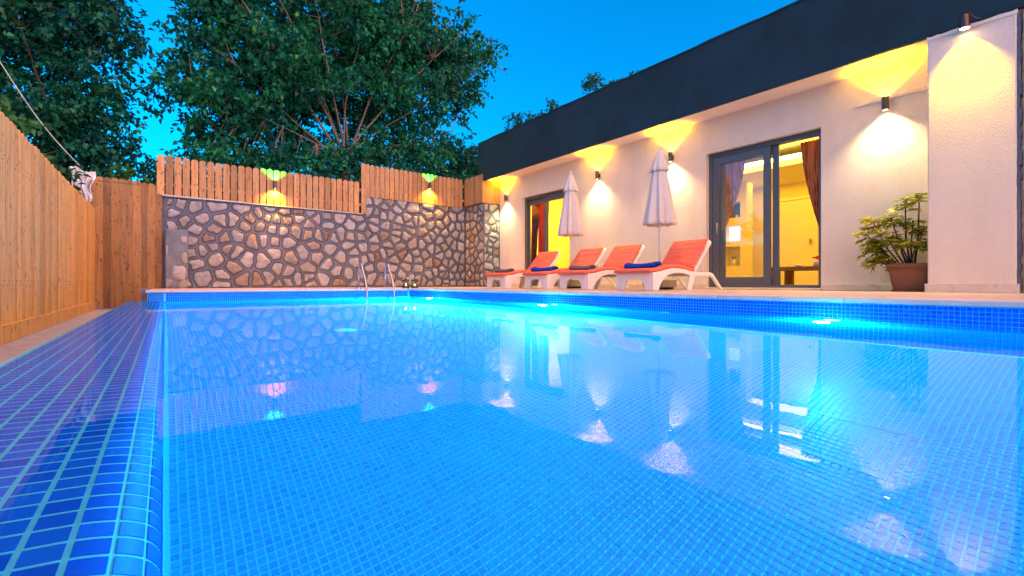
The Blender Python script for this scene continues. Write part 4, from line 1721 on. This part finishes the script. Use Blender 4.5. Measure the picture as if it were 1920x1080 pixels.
tree('broadleaf_tree', (14.5, 13.0, -.6), (14.5, 13.0, 5.4), [(14.2, 12.9, 8.0, .03), (14.9, 13.4, 7.6, .03), (14.6, 11.9, 7.7, .03)],
     [(14.3, 13.0, 8.0, .55, .5, .85), (14.6, 12.3, 7.75, .6, .7, .6), (14.8, 11.4, 8.0, .3, .35, .6), (14.6, 13.6, 7.5, .5, .5, .5)], 62, 60, .13, 'leaf_dark', 'leafy treetop showing over the middle of the flat roof', 13, 'dark_bark', .1, clump_r=.35)
tree('broadleaf_tree', (14.0, 17.4, -.6), (14.0, 17.4, 5.4), [(14.0, 17.4, 7.8, .03), (14, 16.6, 7.7, .03), (14, 15.6, 7.5, .02)],
     [(14.0, 17.6, 7.95, .7, .7, .5), (14.0, 16.6, 7.8, .5, .5, .5), (14, 15.3, 8.0, .25, .3, .4), (14, 15.9, 7.75, .4, .5, .4)], 48, 52, .12, 'leaf_dark', 'low leafy treetop peeping over the far end of the flat roof', 14, 'dark_bark', .1, clump_r=.32)
tree('dense_shrubs', (3.4, 12.6, 1.5), (3.4, 12.6, 1.9), [(2.0, 12.6, 2.6, .02), (4.6, 12.6, 2.6, .02), (6.2, 12.7, 2.8, .02), (.6, 12.6, 2.4, .02)],
     [(.6, 12.6, 2.2, 1.0, .5, .7), (2.2, 12.65, 2.3, 1.1, .5, .7), (3.8, 12.6, 2.3, 1.1, .5, .7), (5.4, 12.65, 2.5, 1.1, .5, .8), (7.0, 12.65, 2.7, 1.1, .5, .8), (8.6, 12.8, 2.9, 1.1, .6, .9)], 300, 70, .15, 'leaf_dark',
     'dense dark shrubs packed behind the picket fences', 51, 'dark_bark', .06, group=None, clump_r=.42)
# nearer branch leaning over the left fence
tree('leafy_shrub', (-2.2, 8.2, -.6), (-2.0, 8.3, 1.4), [(-1.55, 8.4, 2.05, .02), (-1.9, 7.6, 2.3, .02), (-1.3, 9.6, 2.1, .015)],
     [(-1.75, 8.4, 1.95, .35, .6, .40), (-1.95, 7.6, 2.05, .35, .5, .38), (-1.45, 9.5, 1.85, .25, .5, .28)], 30, 36, .13, 'leaf_bright', 'bright green leafy shrub leaning over the left board fence', 31, 'dark_bark', .05, group=None, clump_r=.3)
tree('leafy_shrub', (-.7, 12.2, -.6), (-.7, 12.2, 1.7), [(-.6, 12.2, 2.3, .012), (-.3, 12.3, 2.2, .012)],
     [(-.65, 12.2, 2.25, .30, .25, .22), (-.2, 12.3, 2.2, .30, .25, .22)], 12, 26, .15, 'leaf_bright', 'small green shrub peeking above the plank gate', 33, 'dark_bark', .04, group=None, clump_r=.25)

# ------------------------------------------------------------------ small things
# crumpled plastic sheet hung over the fence corner
cs_ = MB()
nu, nv = 26, 22
vs, fs = [], []
q = random.Random(4)
for j in range(nv + 1):
    s = j / nv
    for i in range(nu + 1):
        u = i / nu
        wdt = .34 * (1 - .55 * s)
        x = -1.33 + .06 * s * 2 + wdt * u + .02 * math.sin(9 * s)
        y = 10.93 - .10 * math.sin(u * 3.14) - .045 * math.sin(u * 19 + 3 * s) - .03 * math.sin(u * 31 - 7 * s)
        z = 2.10 - .55 * s + .035 * math.sin(u * 7) - .03 * u + q.uniform(-.006, .006)
        vs.append((x, y, z))
for j in range(nv):
    for i in range(nu):
        k = j * (nu + 1) + i
        fs.append((k, k + 1, k + nu + 2, k + nu + 1))
cs_.add(vs, fs, False)
o = cs_.build('plastic_sheet', 'plastic_sheet', label='crumpled pale plastic sheet hanging over the corner of fence and gate', cat='plastic sheet')
so = o.modifiers.new('solid', 'SOLIDIFY')
so.thickness = .004
wpts = [(-2.15 + .95 * s, 10.98, 3.72 - 1.55 * s - .12 * math.sin(s * math.pi)) for s in [k / 12 for k in range(13)]]
wpts = [(-3.2, 10.98, 5.5)] + wpts
MB().tube(wpts, .007, 6).build('overhead_cable', 'cable', label='thin pale cable slanting down to the fence corner', cat='cable')
MB().tube([(11.5, 10.3 + 3.9, -.6), (11.5, 14.2, 6.5)], .02, 6).build('antenna_mast', 'cable', label='thin antenna rod sticking up behind the far roof end', cat='antenna')
